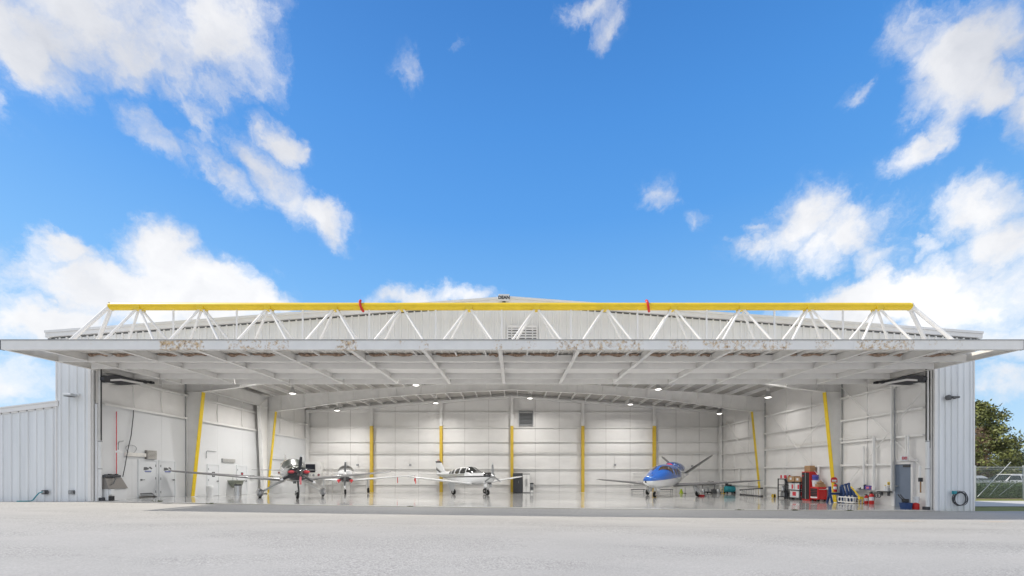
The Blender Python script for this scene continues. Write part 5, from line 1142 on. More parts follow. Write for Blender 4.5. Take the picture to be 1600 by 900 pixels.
def tree(name, label, px, d, h, w, seed, leaf, nclus, nleaf, lsize, base=.25, shape=1.0, twig=False, group=None):
    rg = random.Random(seed); loc = (X(px, d), Y(d), -.05); t = thing(name, label, 'tree', loc, 0, group)
    tr = MB(); pts = [(0, 0, 0), (rg.uniform(-.1, .1), rg.uniform(-.1, .1), h * .3), (rg.uniform(-.2, .2), rg.uniform(-.2, .2), h * .6), (rg.uniform(-.2, .2), 0, h * .92)]
    tr.path(pts, [h * .026, h * .02, h * .013, h * .004], 8); tr.build('trunk', MT['bark'], t, world=False, smooth=True)
    cs = []; k = 0
    while len(cs) < nclus:
        z = base + (1 - base) * rg.random(); prof = (1 - ((z - base) / (1 - base)) ** 1.6) ** .55 * (.55 + .45 * min(1, (z - base) / .18)) if shape else math.sqrt(max(0, 1 - ((z - .6) / .4) ** 2))
        a = rg.random() * 6.283; r = w / 2 * prof * math.sqrt(rg.uniform(.15, 1)) * rg.uniform(.7, 1.12); cs.append((r * math.cos(a), r * math.sin(a), h * z))
    for c in cs[:16]:
        z0 = max(h * .12, c[2] - h * .12); fr = z0 / h
        tr = MB(); tr.path([(0, 0, z0), (c[0] * .5, c[1] * .5, (z0 + c[2]) / 2), c], [h * .010, h * .006, h * .002], 5); tr.build('limb', MT['bark'], t, world=False, smooth=True)
    mb = MB()
    if twig:
        for c in cs:
            for _ in range(nleaf):
                v = Vector((rg.gauss(0, 1), rg.gauss(0, 1), rg.uniform(-.2, 1))).normalized() * rg.uniform(.2, .55); p = Vector(c); s = v.cross(Vector((1, .3, .2))).normalized() * .014
                mb.add([p - s, p + s, p + v + s * .5, p + v - s * .5], [(0, 1, 2, 3)])
    else: leaf_cloud(mb, cs, nleaf, w * .045, lsize, rg)
    mb.build('crown', MT[leaf], t, world=False, kind='stuff', recalc=False); return t
tree('tree', 'broad glossy-leaved tree rising right of the hangar wall', 1528, 2.45, 9.1, 8.2, 5, 'tree_leaf', 300, 46, .17, .12)
tree('bare_tree', 'brown twiggy half-bare tree in front of the leafy tree by the hangar corner', 1530, 2.38, 6.3, 3.2, 9, 'twig_brown', 130, 30, .1, .2, 1.0, True)
for k, (px, d, h, w, lab) in enumerate(((1582, 3.0, 3.5, 6.5, 'rounded grey-green bush-like tree beyond the white parked car'), (1548, 3.1, 3.2, 6, 'dark low tree behind the leafy tree trunk'), (1625, 3.2, 4.0, 7, 'far low tree farthest right beyond the car park'), (1510, 3.0, 4.2, 7, 'low tree mostly hidden behind the hangar corner'))):
    tree('tree', lab, px, d, h, w, 20 + k, 'far_leaf', 150, 40, .16, .05, 1.0, group='low trees beyond the car park')
mw = MB(); rg = random.Random(5); cs = [(rg.uniform(20, 230), rg.uniform(90, 100), rg.uniform(.2, 4.0)) for _ in range(900)]; leaf_cloud(mw, cs, 12, .8, .5, rg)
o = mw.build('far_woods', MT['far_leaf'], recalc=False); o['kind'] = 'stuff'; o['label'] = 'far line of grey-green trees along the horizon'; o['category'] = 'woods'
# ------------------------------------------------------------------ left wall fittings
LX = -XW + .055
def lwd(px): return -LX / U / (VX - px)
def ly(px): return Y(lwd(px))
def lz(px, py): return Z(py, lwd(px))
def lbox(px0, py0, px1, py1, t0, t1):       # a box on the left wall from photo bearings; t = standoff from the wall
    z0, z1 = lz((px0 + px1) / 2, py1), lz((px0 + px1) / 2, py0)
    return (LX + t0, ly(px0), z0), (LX + t1, ly(px1), z1)
def left_door(px0, px1, ptop, label, hinge_right, kind):
    y0, y1 = ly(px0), ly(px1); zt = lz((px0 + px1) / 2, ptop); g = gz(-18, (y0 + y1) / 2)
    mb = MB(); mb.box((LX - .01, y0 - .07, g), (LX + .035, y0, zt + .07)); mb.box((LX - .01, y1, g), (LX + .035, y1 + .07, zt + .07)); mb.box((LX - .01, y0, zt), (LX + .035, y1, zt + .07)); fr = part(mb, 'door_frame', 'door_white')
    mb = MB(); mb.box((LX - .005, y0 + .006, g + .02), (LX + .02, y1 - .006, zt - .006)); dr = part(mb, 'door', 'door_white', label=label)
    kz = (zt - g) / 2.12
    hy_ = y1 - .03 if hinge_right else y0 + .03; ky = y0 + .09 if hinge_right else y1 - .09
    for z in (.3, 1.1, 1.85): mb = MB(); mb.tube((LX + .03, hy_, g + z * kz - .06), (LX + .03, hy_, g + z * kz + .06), .018, n=8); part(mb, 'hinge', 'mid_grey', dr)
    mb = MB(); mb.tube((LX + .02, ky, g + 1.02 * kz), (LX + .075, ky, g + 1.02 * kz), .035, n=10); mb.tube((LX + .075, ky, g + 1.02 * kz), (LX + .07, ky + (.16 if hinge_right else -.16), g + 1.02 * kz), .015, n=8); part(mb, 'handle', 'dark_grey', dr)
    yc = (y0 + y1) / 2
    if kind == 'logo':
        def poly(pts, m, name='logo_mark'):
            mb = MB(); mb.prism([(yc + a, g + (1.46 + b) * kz) for a, b in pts], 'x', LX + .0205, LX + .0235); part(mb, name, m, dr)
        poly([(-.26, .12), (-.24, .3), (-.08, .3), (.08, .22), (.02, .16), (-.14, .12)], 'dark_grey')
        poly([(.02, .30), (.14, .33), (.26, .22), (.2, .17), (.10, .24)], 'dark_grey')
        poly([(-.2, .03), (-.19, .085), (.2, .085), (.2, .03)], 'cobalt_ink'); poly([(-.16, -.02), (-.16, .005), (.18, .005), (.18, -.02)], 'mid_grey')
    else:
        mb = MB(); mb.box((LX + .0205, yc - .12, g + 1.32 * kz), (LX + .03, yc + .12, g + 1.66 * kz)); pl = part(mb, 'sign_plate', 'ink', dr)
        def s_(poly, m, nm='sign_mark'): mb = MB(); mb.prism([(yc + a, g + (1.5 + b) * kz) for a, b in poly], 'x', LX + .0305, LX + .033); part(mb, nm, m, dr)
        if kind == 'a': s_([(-.05, -.1), (.05, -.1), (.03, .1), (-.03, .1)], 'white_plastic')
        else: s_([(-.10, -.05), (.10, -.05), (.10, -.14), (-.10, -.14)], 'plug_red'); s_([(-.04, -.02), (.04, -.02), (.06, .1), (-.06, .1)], 'plug_red')
left_door(217.2, 243.3, 720.3, 'white door with a dark swept emblem, nearer the opening', True, 'logo')
left_door(249.6, 272.5, 721.5, 'white door with a dark swept emblem, farther from the opening', False, 'logo')
left_door(324.5, 341, 727, 'white door with a black and white plate', False, 'a')
left_door(370, 385, 728.5, 'white door with a red symbol plate', False, 'b')
a, b = lbox(226, 704, 242, 717.5, .0, .12); mb = MB(); mb.box(a, (b[0] - .02, b[1], b[2])); lv = part(mb, 'louver', 'tan_panel')
for k in range(7):
    zc = a[2] + (b[2] - a[2]) * (k + .5) / 7; mb = MB(); mb.box((b[0] - .018, a[1] + .03, zc - .012), (b[0] + .02, b[1] - .03, zc + .014)); part(mb, 'slat', 'steel_dirty', lv)
a, b = lbox(194, 707.5, 225.8, 713.5, 0, .1); mb = MB(); mb.bevbox(a, b, .02); part(mb, 'duct', 'steel_dirty')
a, b = lbox(346, 717, 366, 722.5, 0, .07); mb = MB(); mb.box(a, b); lv = part(mb, 'louver', 'mid_grey')
for k in range(4): zc = a[2] + (b[2] - a[2]) * (k + .5) / 4; mb = MB(); mb.box((b[0], a[1] + .04, zc - .012), (b[0] + .02, b[1] - .04, zc + .012)); part(mb, 'slat', 'steel_dirty', lv)
a, b = lbox(390, 742.3, 395, 747.7, 0, .12); mb = MB(); mb.bevbox(a, b, .015); part(mb, 'electrical_box', 'mid_grey')
conduit([(LX + .04, ly(321.5), lz(321.5, 716)), (LX + .04, ly(321.5), lz(321.5, 706)), (LX + .04, ly(323), lz(323, 704)), (LX + .04, ly(337), lz(337, 706))], .015, 'mid_grey')
yr = ly(180)
conduit([(LX + .06, yr, lz(180, 643)), (LX + .06, yr, lz(180, 741))], .016, 'plug_red', 'fire_pipe', 'thin red pipe running down the left wall')
mb = MB(); mb.path([(LX + .08, ly(206), lz(206, 640)), (LX + .1, ly(205), lz(205, 650)), (LX + .12, ly(201), lz(201, 680)), (LX + .1, ly(196), lz(196, 705)), (LX + .12, ly(191), lz(191, 730)), (LX + .1, ly(188.5), lz(188.5, 745))], .018, 8)
tag(part(mb, 'cable', 'charcoal', None, smooth=True), 'long black cable drooping down the left wall beside the red pipe', 'cable')
mb = MB(); yy = ly(203); mb.path([(LX + .06, yy + .28 * math.cos(q) * (1 + .3 * math.sin(q)), lz(203, 702) + .2 * math.sin(q)) for q in [i * .5 for i in range(14)]], .012, 6)
tag(part(mb, 'cable', 'mid_grey', None, smooth=True), 'thin grey cable coiled on the left wall beside the duct', 'cable')
s_ = thing('safety_shower', 'grey pipe shower head bracketed on the left wall by the red pipe', 'safety shower', (LX, ly(172), lz(172, 692)))
mb = MB(); q = (ly(162), lz(162, 689.5)); mb.path([(LX + .05, ly(191), lz(191, 689)), (LX + .3, ly(180), lz(180, 689.5)), (LX + .6, q[0] + .1, q[1]), (LX + .65, q[0], q[1] - .08), (LX + .65, q[0], q[1] - .42)], .022, 8); mb.build('pipe', MT['mid_grey'], s_, smooth=True)
MB().lathe([(.03, .08), (.06, .03), (.14, -.03), (.14, -.05), (.03, -.05)], (LX + .65, q[0], q[1] - .45), 16).build('shower_head', MT['steel_white'], s_, smooth=True)
pu = thing('power_unit', 'grey cabinet with a leaning tan panel and dark tray by the left jamb', 'power unit', (LX + .2, .7, gz(-18, .7)))
g = gz(-18, .7); B = lambda mb, n, m, **k: mb.build(n, MT[m], pu, **k)
B(MB().bevbox((LX + .02, .3, g), (LX + .26, 1.2, g + .52), .015), 'cabinet', 'liner')
B(MB().hexa([(LX + .02, .26, g + .525), (LX + .32, .26, g + .525), (LX + .32, 1.22, g + .525), (LX + .02, 1.22, g + .525), (LX + .02, .26, g + 1.02), (LX + .14, .26, g + 1.02), (LX + .14, 1.08, g + 1.02), (LX + .02, 1.08, g + 1.02)]), 'sloped_panel', 'tan_panel')
tr_ = B(MB().bevbox((LX + .02, .22, g + 1.03), (LX + .2, 1.0, g + 1.14), .02), 'tray', 'charcoal')
for k in range(4): MB().bevbox((LX + .06, .3 + k * .17, g + 1.142), (LX + .16, .4 + k * .17, g + 1.17 + .02 * (k % 2)), .01).build('valve', MT['black_paint'], tr_)
B(MB().path([(LX + .2, .6, g + 1.08), (LX + .3, .6, g + .95), (LX + .3, .5, g + .75), (LX + .3, .42, g + .72)], .02, 8), 'hose', 'dark_grey', smooth=True)
B(MB().bevbox((LX + .265, .32, g + .25), (LX + .36, .5, g + .5), .02), 'junction_box', 'white_plastic'); B(MB().box((LX + .265, .3, g + .003), (LX + .35, .5, g + .2)), 'plinth', 'black_paint')
t = thing('pipe_bundle', 'small heap of grey pipes and fittings on the floor beside the emblem doors', 'pipes', (LX + .2, ly(207), gz(-18, 1.6)))
for k, (o, m) in enumerate((((0, 0), 'tan_panel'), ((.1, .08), 'mid_grey'), ((.05, .15), 'dark_grey'))): MB().path([(LX + .1 + o[0], 2.1, t.location.z + .05 + o[1]), (LX + .2 + o[0], 2.6, t.location.z + .06 + o[1]), (LX + .16 + o[0], 2.9, t.location.z + .03)], .03, 8).build('pipe', MT[m], t, smooth=True)
def floor_pt(px, py, xmax=None):
    z = .1
    for _ in range(8):
        d = (CZ - z) / U / (py - VY); x = X(px, d); y = Y(d); z = gz(x, y)
    return x, y, z, d
xx, yy = LX + .45, ly(315.5); g = gz(xx, yy)
t = thing('waste_bin', 'white plastic waste bin beside the front left yellow column', 'waste bin', (xx, yy, g))
MB().lathe([(.16, 0), (.19, .5), (.2, .52), (.18, .52)], n=18).build('bin', MT['white_plastic'], t, world=False, smooth=True); MB().lathe([(.2, .525), (.17, .62), (.03, .64)], n=18).build('lid', MT['white_plastic'], t, world=False, smooth=True)
xx, yy = LX + .8, ly(352); g = gz(xx, yy)
t = thing('waste_bin', 'tall shiny steel bin under the dark aircraft wing on the left', 'waste bin', (xx, yy, g))
MB().lathe([(.2, 0), (.2, .62), (.19, .62)], n=20).build('bin', MT['steel'], t, world=False, smooth=True); MB().lathe([(.215, .625), (.215, .70), (.17, .71), (.16, .66)], n=20).build('lid', MT['black_paint'], t, world=False, smooth=True)
y0, y1, zt = ly(356), ly(369), .95 + .2
t = thing('wash_sink', 'grey-green wall sink beside the steel bin under the dark wing', 'sink', (LX, (y0 + y1) / 2, zt))
MB().prism([(y0, zt), (y1, zt), (y1 - .1, zt - .2), (y1 - .4, zt - .42), (y0 + .4, zt - .42), (y0 + .1, zt - .2)], 'x', LX + .02, LX + .5).build('basin', MT['sink_green'], t); MB().box((LX + .01, y0 - .05, zt + .002), (LX + .55, y1 + .05, zt + .06)).build('rim', MT['sink_green'], t)
MB().path([(LX + .05, (y0 + y1) / 2, zt + .06), (LX + .05, (y0 + y1) / 2, zt + .28), (LX + .25, (y0 + y1) / 2, zt + .26)], .02, 8).build('tap', MT['steel'], t, smooth=True)
# panel board in the back left corner
t = thing('control_panel', 'pale control board with a black screen in the back left corner', 'control panel', (X(488, 1.98), Y(1.98), Z(749, 1.98)))
dd = 1.985; B = lambda mb, n, m, **k: mb.build(n, MT[m], t, **k)
B(MB().bevbox((X(476, dd), Y(dd), Z(749.5, dd)), (X(501, dd), YB - .05, Z(722, dd)), .02), 'board', 'steel_white')
B(MB().bevbox((X(478, dd), Y(dd) - .07, Z(738, dd)), (X(492.7, dd), Y(dd) - .003, Z(725.2, dd)), .015), 'screen', 'screen')
for px, py, m in ((484, 742, 'steel'), (490, 742.5, 'mid_grey'), (498, 742, 'dark_red')): B(MB().lathe([(.02, -.06), (.09, -.05), (.10, -.003), (.02, -.001)], (X(px, dd), Y(dd), Z(py, dd)), 14, 'y'), 'gauge' if m != 'dark_red' else 'alarm_bell', m, smooth=True)
for px in (486, 489, 493): B(MB().tube((X(px, dd), Y(dd) - .05, Z(744, dd)), (X(px, dd), Y(dd) - .05, Z(756, dd)), .025, n=6), 'pipe', 'steel_dirty')
for (px, py, w_, h_, m, lab) in ((437, 738.6, .22, .12, 'dark_red', 'small dark red plate on the left wall behind the charcoal aircraft'), (441, 725, .35, .14, 'mid_grey', 'grey plate on the left wall behind the charcoal aircraft cabin')):
    a, b = lbox(px - 2.5, py - 1.4, px + 2.5, py + 1.4, 0, .04); mb = MB(); mb.bevbox(a, b, .006); tag(mb.build('wall_plate', MT[m]), lab, 'wall plate')
conduit([(LX + .05, ly(424), lz(424, 717.5)), (LX + .05, ly(456), lz(456, 720)), (LX + .05, ly(456), lz(456, 727)), (LX + .05, ly(474), lz(474, 727))], .022, 'mid_grey')
conduit([(LX + .05, ly(445), lz(445, 720)), (LX + .05, ly(445), lz(445, 731))], .03, 'mid_grey')
# ------------------------------------------------------------------ back wall furniture
def on_floor(px, d): x = X(px, d); y = Y(d); return x, y, gz(x, y)
d = 1.965
x0, x1, zt = X(801.7, d), X(816.6, d), Z(739.2, d); yb = Y(d)
t = thing('cabinet', 'tall black storage cabinet beside the centre yellow post', 'cabinet', ((x0 + x1) / 2, yb + .3, 0)); B = lambda mb, n, m, **k: mb.build(n, MT[m], t, **k)
B(MB().bevbox((x0, yb + .02, 0.02), (x1, yb + .6, zt), .01), 'carcass', 'black_paint')
for k in range(2): B(MB().bevbox((x0 + .01 + k * (x1 - x0) / 2, yb, .08), (x0 + (k + 1) * (x1 - x0) / 2 - .005, yb + .019, zt - .04), .006), 'door', 'charcoal')
B(MB().box(((x0 + x1) / 2 + .05, yb - .02, zt * .5), ((x0 + x1) / 2 + .08, yb - .001, zt * .62)), 'handle', 'mid_grey')
x0, x1, zt = X(817, d), X(828, d), Z(740.3, d)
t = thing('fridge', 'light grey double-door upright fridge right of the black cabinet', 'fridge', ((x0 + x1) / 2, yb + .3, 0)); B = lambda mb, n, m, **k: mb.build(n, MT[m], t, **k)
B(MB().bevbox((x0, yb + .04, .02), (x1, yb + .6, zt - .05), .01), 'carcass', 'mid_grey'); B(MB().box((x0, yb + .03, zt - .049), (x1, yb + .6, zt)), 'top_panel', 'charcoal')
for k in range(2):
    B(MB().bevbox((x0 + .005 + k * (x1 - x0) / 2, yb, .08), (x0 + (k + 1) * (x1 - x0) / 2 - .005, yb + .038, zt - .06), .01), 'door', 'steel_white')
    xm = (x0 + x1) / 2 + (-.05 if k == 0 else .05); B(MB().tube((xm, yb - .03, zt * .35), (xm, yb - .03, zt * .75), .015, n=8), 'handle', 'dark_grey')
x0, x1, zt = X(828.6, d), X(833.6, d), Z(756.5, d)
t = thing('drawer_unit', 'small dark drawer unit at the right of the grey fridge', 'drawers', ((x0 + x1) / 2, yb + .2, 0)); B = lambda mb, n, m, **k: mb.build(n, MT[m], t, **k)
B(MB().bevbox((x0, yb + .03, 0.01), (x1, yb + .4, zt), .01), 'carcass', 'mid_grey'); B(MB().bevbox((x0 - .01, yb + .02, zt + .002), (x1 + .01, yb + .4, zt + .1), .02), 'top_tray', 'black_paint')
for k in range(3): B(MB().bevbox((x0 + .015, yb, .05 + k * zt / 3), (x1 - .015, yb + .028, zt / 3 * (k + 1) - .02), .006), 'drawer', ('steel_white', 'dark_grey', 'mid_grey')[k])
# benches and floor clutter behind the jet
def bench(px0, px1, py, d, label):
    x0, x1, zt = X(px0, d), X(px1, d), Z(py, d); y = Y(d); t = thing('bench', label, 'bench', ((x0 + x1) / 2, y + .25, 0)); B = lambda mb, n, m, **k: mb.build(n, MT[m], t, **k)
    B(MB().bevbox((x0, y, zt - .05), (x1, y + .5, zt), .01), 'top', 'black_paint')
    for xx in (x0 + .05, x1 - .05):
        for yy in (y + .05, y + .45): B(MB().tube((xx, yy, 0), (xx, yy, zt - .051), .022, n=6), 'leg', 'mid_grey')
    B(MB().box((x0 + .06, y + .24, .12), (x1 - .06, y + .27, .15)), 'stretcher', 'mid_grey')
bench(988, 1009, 764.5, 1.95, 'low black bench behind the nose of the blue jet'); bench(1029, 1052, 764.5, 1.95, 'low black bench under the belly of the blue jet')
x, y, z = on_floor(1064.5, 1.95)
t = thing('traffic_cone', 'lime green cone on the floor behind the jet', 'cone', (x, y, z)); MB().lathe([(.19, 0), (.19, .03), (.15, .035), (.06, .36), (.05, .37), (.02, .37)], n=16).build('cone', MT['lime'], t, world=False, smooth=True); MB().lathe([(.12, .14), (.125, .145), (.1, .22), (.095, .22)], n=16).build('band', MT['weed'] if False else MT['lime'], t, world=False)
x, y, z = on_floor(1070.5, 1.93); t = thing('post_stand', 'thin black stand upright on the floor right of the lime cone', 'stand', (x, y, z)); MB().lathe([(.1, 0), (.1, .03), (.03, .04)], n=12).build('base', MT['black_paint'], t, world=False); MB().tube((0, 0, .04), (0, 0, .5), .02, n=8).build('pole', MT['black_paint'], t, world=False)
for px, lab in ((1099, 'round silver can on the floor behind the jet wing, left of the dark box'), (1122, 'round silver can on the floor behind the jet wing, beside the teal compressor')):
    x, y, z = on_floor(px, 1.95); t = thing('metal_can', lab, 'can', (x, y, z)); MB().lathe([(.12, 0), (.15, .06), (.15, .26), (.1, .34), (.03, .36)], n=16).build('body', MT['aluminium'], t, world=False, smooth=True); MB().path([(-.1, 0, .34), (-.05, 0, .42), (.05, 0, .42), (.1, 0, .34)], .012, 6).build('handle', MT['dark_grey'], t, world=False)
x, y, z = on_floor(1107, 1.93); t = thing('floor_jack', 'low dark jack on the floor behind the jet wing', 'jack', (x, y, z)); MB().bevbox((-.16, -.2, .05), (.16, .3, .16), .03).build('frame', MT['black_paint'], t, world=False); MB().lathe([(.07, .161), (.07, .45), (.04, .5)], n=10).build('ram', MT['mid_grey'], t, world=False)
for sx in (-.15, .15): MB().lathe([(.02, -.03), (.06, -.03), (.06, .03), (.02, .03)], (sx, -.15, .061), 10, 'x').build('wheel', MT['rubber'], t, world=False)
x, y, z = on_floor(1115, 1.96); t = thing('battery_box', 'dark grey box on the floor between silver cans behind the jet wing', 'box', (x, y, z)); MB().bevbox((-.15, -.2, 0), (.15, .2, .34), .015).build('case', MT['dark_grey'], t, world=False); MB().box((-.06, -.03, .341), (.06, .03, .38)).build('handle', MT['black_paint'], t, world=False)
x, y = X(1110, 1.96), Y(1.96); zt = Z(757, 1.96)
t = thing('tool_bench', 'dark-legged bench behind the right wing of the jet', 'bench', (x, y + .2, 0)); MB().bevbox((x - .55, y + .25, zt - .04), (x + .6, y + .6, zt), .01).build('top', MT['dark_grey'], t)
for sx in (-.5, .55): MB().box((x + sx - .02, y + .4, 0), (x + sx + .02, y + .44, zt - .041)).build('leg', MT['dark_grey'], t)
t = thing('canvas_bag', 'black peaked bag on the bench behind the jet wing', 'bag', (x, y + .42, zt)); MB().hexa([(x - .54, y + .27, zt), (x + .5, y + .27, zt), (x + .5, y + .58, zt), (x - .54, y + .58, zt), (x - .3, y + .34, zt + .14), (x + .42, y + .34, zt + .26), (x + .42, y + .52, zt + .26), (x - .3, y + .52, zt + .14)]).build('body', MT['black_paint'], t); MB().path([(x - .1, y + .42, zt + .17), (x + .05, y + .42, zt + .28), (x + .2, y + .42, zt + .21)], .015, 6).build('strap', MT['charcoal'], t)
# teal compressor with a yellow stand
x, y, z = on_floor(1140, 1.9)
t = thing('compressor', 'teal rounded tank compressor on wheels by the back right corner', 'compressor', (x, y, z)); B = lambda mb, n, m, **k: mb.build(n, MT[m], t, world=False, **k)
B(MB().lathe([(.05, -.48), (.2, -.44), (.27, -.34), (.28, 0), (.27, .34), (.2, .44), (.05, .48)], (0, 0, .38), 18, 'x'), 'tank', 'teal', smooth=True); B(MB().bevbox((-.3, -.16, .63), (.1, .16, .78), .03), 'motor', 'charcoal'); B(MB().lathe([(.03, -.1), (.14, -.08), (.16, 0), (.14, .08), (.03, .1)], (-.25, 0, .88), 14, 'x'), 'flywheel', 'black_paint', smooth=True)
for sx in (-.3, .3):
    for sy in (-.2, .2): B(MB().lathe([(.02, -.03), (.09, -.03), (.1, 0), (.09, .03), (.02, .03)], (sx, sy, .1), 12, 'x'), 'wheel', 'rubber')
B(MB().path([(.45, -.1, .5), (.62, -.1, .62), (.62, .1, .62), (.45, .1, .5)], .018, 6), 'handle', 'steel')
x, y, z = on_floor(1129, 1.9); t = thing('hand_truck', 'small yellow hand truck left of the teal compressor', 'hand truck', (x, y, z))
for sx in (-.1, .1): MB().tube((sx, 0, .03), (sx, .08, .55), .02, n=6).build('rail', MT['yellow_dull'], t, world=False); MB().lathe([(.02, -.02), (.08, -.02), (.08, .02), (.02, .02)], (sx * 1.3, .05, .081), 10, 'x').build('wheel', MT['rubber'], t, world=False)
MB().box((-.14, -.16, .0), (.14, .02, .025)).build('toe_plate', MT['yellow_dull'], t, world=False); MB().box((-.1, .04, .3), (.1, .06, .34)).build('crossbar', MT['dark_grey'], t, world=False)
# step ladder lying on its edge
xa, ya = 17.0, Y(1.83); xb, yb_ = 17.3, Y(1.655)
p0 = Vector((X(1157.5, 1.80), Y(1.80), 0)); p1 = Vector((X(1190, 1.645), Y(1.645), 0))
t = thing('step_ladder', 'step ladder with dark rails lying on its side by the rear yellow column', 'ladder', tuple(p0))
dv = (p1 - p0); L_ = dv.length; dv.normalize(); h0, h1 = .38, .60
for z0, z1, m in ((.04, .04, 'charcoal'), (h0, h1, 'charcoal')): mb = MB(); mb.hexa([p0 + Vector((-.03, 0, z0 - .035)), p1 + Vector((-.03, 0, z1 - .035)), p1 + Vector((.03, 0, z1 - .035)), p0 + Vector((.03, 0, z0 - .035)), p0 + Vector((-.03, 0, z0 + .035)), p1 + Vector((-.03, 0, z1 + .035)), p1 + Vector((.03, 0, z1 + .035)), p0 + Vector((.03, 0, z0 + .035))]); mb.build('rail', MT[m], t)
for k in range(9):
    f = (k + .6) / 9.2; c = p0 + dv * L_ * f; hz = h0 + (h1 - h0) * f; s = dv * .055
    MB().hexa([c - s + Vector((-.05, 0, .076)), c + s + Vector((-.05, 0, .076)), c + s + Vector((.04, 0, .076)), c - s + Vector((.04, 0, .076)), c - s + Vector((-.05, 0, hz - .036)), c + s + Vector((-.05, 0, hz - .036)), c + s + Vector((.04, 0, hz - .036)), c - s + Vector((.04, 0, hz - .036))]).build('step', MT['steel_white'], t)
for p, hh in ((p0, h0), (p1, h1)):
    for z in (.05, hh): MB().cbox(p + Vector((0, 0, z)), (.12, .14, .1)).build('foot', MT['black_paint'], t)
# ------------------------------------------------------------------ right wall: stores, tools, jacks
def shelf_unit(x0, x1, y0, y1, zt, levels, label):
    g = gz(17.8, (y0 + y1) / 2); t = thing('shelf_unit', label, 'shelving', ((x0 + x1) / 2, (y0 + y1) / 2, g)); B = lambda mb, n, m, **k: mb.build(n, MT[m], t, **k)
    for xx in (x0, x1):
        for yy in (y0, y1): B(MB().tube((xx, yy, g), (xx, yy, zt), .035, n=8), 'post', 'black_paint', smooth=True)
    for z in levels: B(MB().bevbox((x0 - .02, y0 - .02, z - .05), (x1 + .02, y1 + .02, z), .012), 'shelf', 'black_paint')
    return g
def carton(x0, y0, z0, dx, dy, dz_, m, label, marks=None, lid=None, cat='box', group=None, name='carton'):
    t = thing(name, label, cat, (x0 + dx / 2, y0 + dy / 2, z0), 0, group); MB().bevbox((x0, y0, z0 + .001), (x0 + dx, y0 + dy, z0 + dz_), .008).build('case', MT[m], t)
    if lid: MB().bevbox((x0 - .008, y0 - .008, z0 + dz_ * .86), (x0 + dx + .008, y0 + dy + .008, z0 + dz_ + .008), .006).build('lid', MT[lid], t)
    for (ys, w_, zz, h_, mm) in marks or []: MB().box((x0 - .006, y0 + dy * ys, z0 + dz_ * zz), (x0 - .0005, y0 + dy * (ys + w_), z0 + dz_ * (zz + h_))).build('label_print', MT[mm], t)
    for (xs, w_, zz, h_, mm) in ([(a_, b_, c_, d_, e_) for a_, b_, c_, d_, e_ in (marks or [])]): MB().box((x0 + dx * xs, y0 - .006, z0 + dz_ * zz), (x0 + dx * (xs + w_), y0 - .0005, z0 + dz_ * (zz + h_))).build('label_print', MT[mm], t)
    return t
xs0, xs1 = 17.68, 18.12
g1 = gz(18, 9.7)
shelf_unit(xs0, xs1, 9.35, 10.15, 1.32, [.14, .52, .92, 1.31], 'tall black shelving unit of four boards, left of the boxes on the right wall')
shelf_unit(xs0, xs1, 7.92, 9.2, 1.13, [.14, .62, 1.12], 'lower black shelving unit holding white and red boxes')
carton(xs0 + .03, 8.1, .14, .38, .85, .42, 'white_plastic', 'big white box with a red print on the bottom shelf of the lower unit', [(.3, .4, .25, .6, 'plug_red')], 'steel_white')
carton(xs0 + .03, 8.58, .62, .38, .5, .42, 'white_plastic', 'white box with red ends on the middle shelf, nearer the tall unit', [(.1, .3, .15, .65, 'plug_red')])
carton(xs0 + .03, 8.0, .62, .38, .5, .42, 'white_plastic', 'white box with red ends on the middle shelf, nearer the red cabinet', [(.1, .3, .15, .65, 'plug_red')])
carton(xs0, 8.52, 1.12, .42, .62, .36, 'cardboard', 'open brown carton with a white label on top of the lower shelves', [(.35, .3, .35, .4, 'white_plastic')])
carton(xs0 + .02, 7.95, 1.12, .4, .5, .3, 'cardboard', 'smaller brown carton with a white label on top, next to the red cabinet', [(.3, .4, .3, .5, 'white_plastic')])
carton(xs0 + .03, 9.42, 1.31, .36, .6, .26, 'white_plastic', 'white box with dark red panels on top of the tall shelving', [(.0, .25, .1, .8, 'plug_red'), (.6, .3, .1, .8, 'plug_red')])
for k, (yy, z, m, lab) in enumerate(((9.5, .14, 'dark_grey', 'dark jar on the bottom board of the tall shelving'), (9.78, .14, 'steel', 'steel tin on the bottom board of the tall shelving'), (10.0, .14, 'mid_grey', 'grey tin on the bottom board of the tall shelving'), (9.6, .92, 'steel', 'steel tin on the third board of the tall shelving'), (9.9, .52, 'white_plastic', 'white jug on the second board of the tall shelving'))):
    t = thing('tin', lab, 'tin', (17.85, yy, z)); MB().lathe([(.09, .002), (.095, .02), (.095, .24), (.06, .28), (.03, .28)], n=14).build('body', MT[m], t, world=False, smooth=True); MB().lathe([(.035, .281), (.035, .31), (.01, .31)], n=10).build('cap', MT['dark_grey'], t, world=False)
# red tool cabinet
y0, y1, zt = 7.12, 7.86, 1.76; g = gz(17.8, 7.5)
t = thing('tool_cabinet', 'tall red locker with black doors and a silver centre strip', 'tool cabinet', (17.95, 7.5, g)); B = lambda mb, n, m, **k: mb.build(n, MT[m], t, **k)
B(MB().bevbox((17.74, y0, g + .05), (18.18, y1, zt), .012), 'carcass', 'red_paint'); ym = (y0 + y1) / 2
for a, b in ((y0 + .05, ym - .035), (ym + .035, y1 - .04)): B(MB().bevbox((17.722, a, g + .1), (17.739, b, zt - .05), .006), 'door', 'black_paint')
B(MB().box((17.715, ym - .03, g + .1), (17.739, ym + .03, zt - .05)), 'centre_strip', 'aluminium'); B(MB().box((17.712, y1 - .2, zt - .3), (17.7215, y1 - .12, zt - .2)), 'badge', 'plug_red')
B(MB().box((17.78, y0 + .03, g), (18.15, y1 - .03, g + .049)), 'plinth', 'red_paint')
carton(17.8, 7.2, 1.76, .36, .5, .36, 'cardboard', 'brown carton on top of the tall red locker')
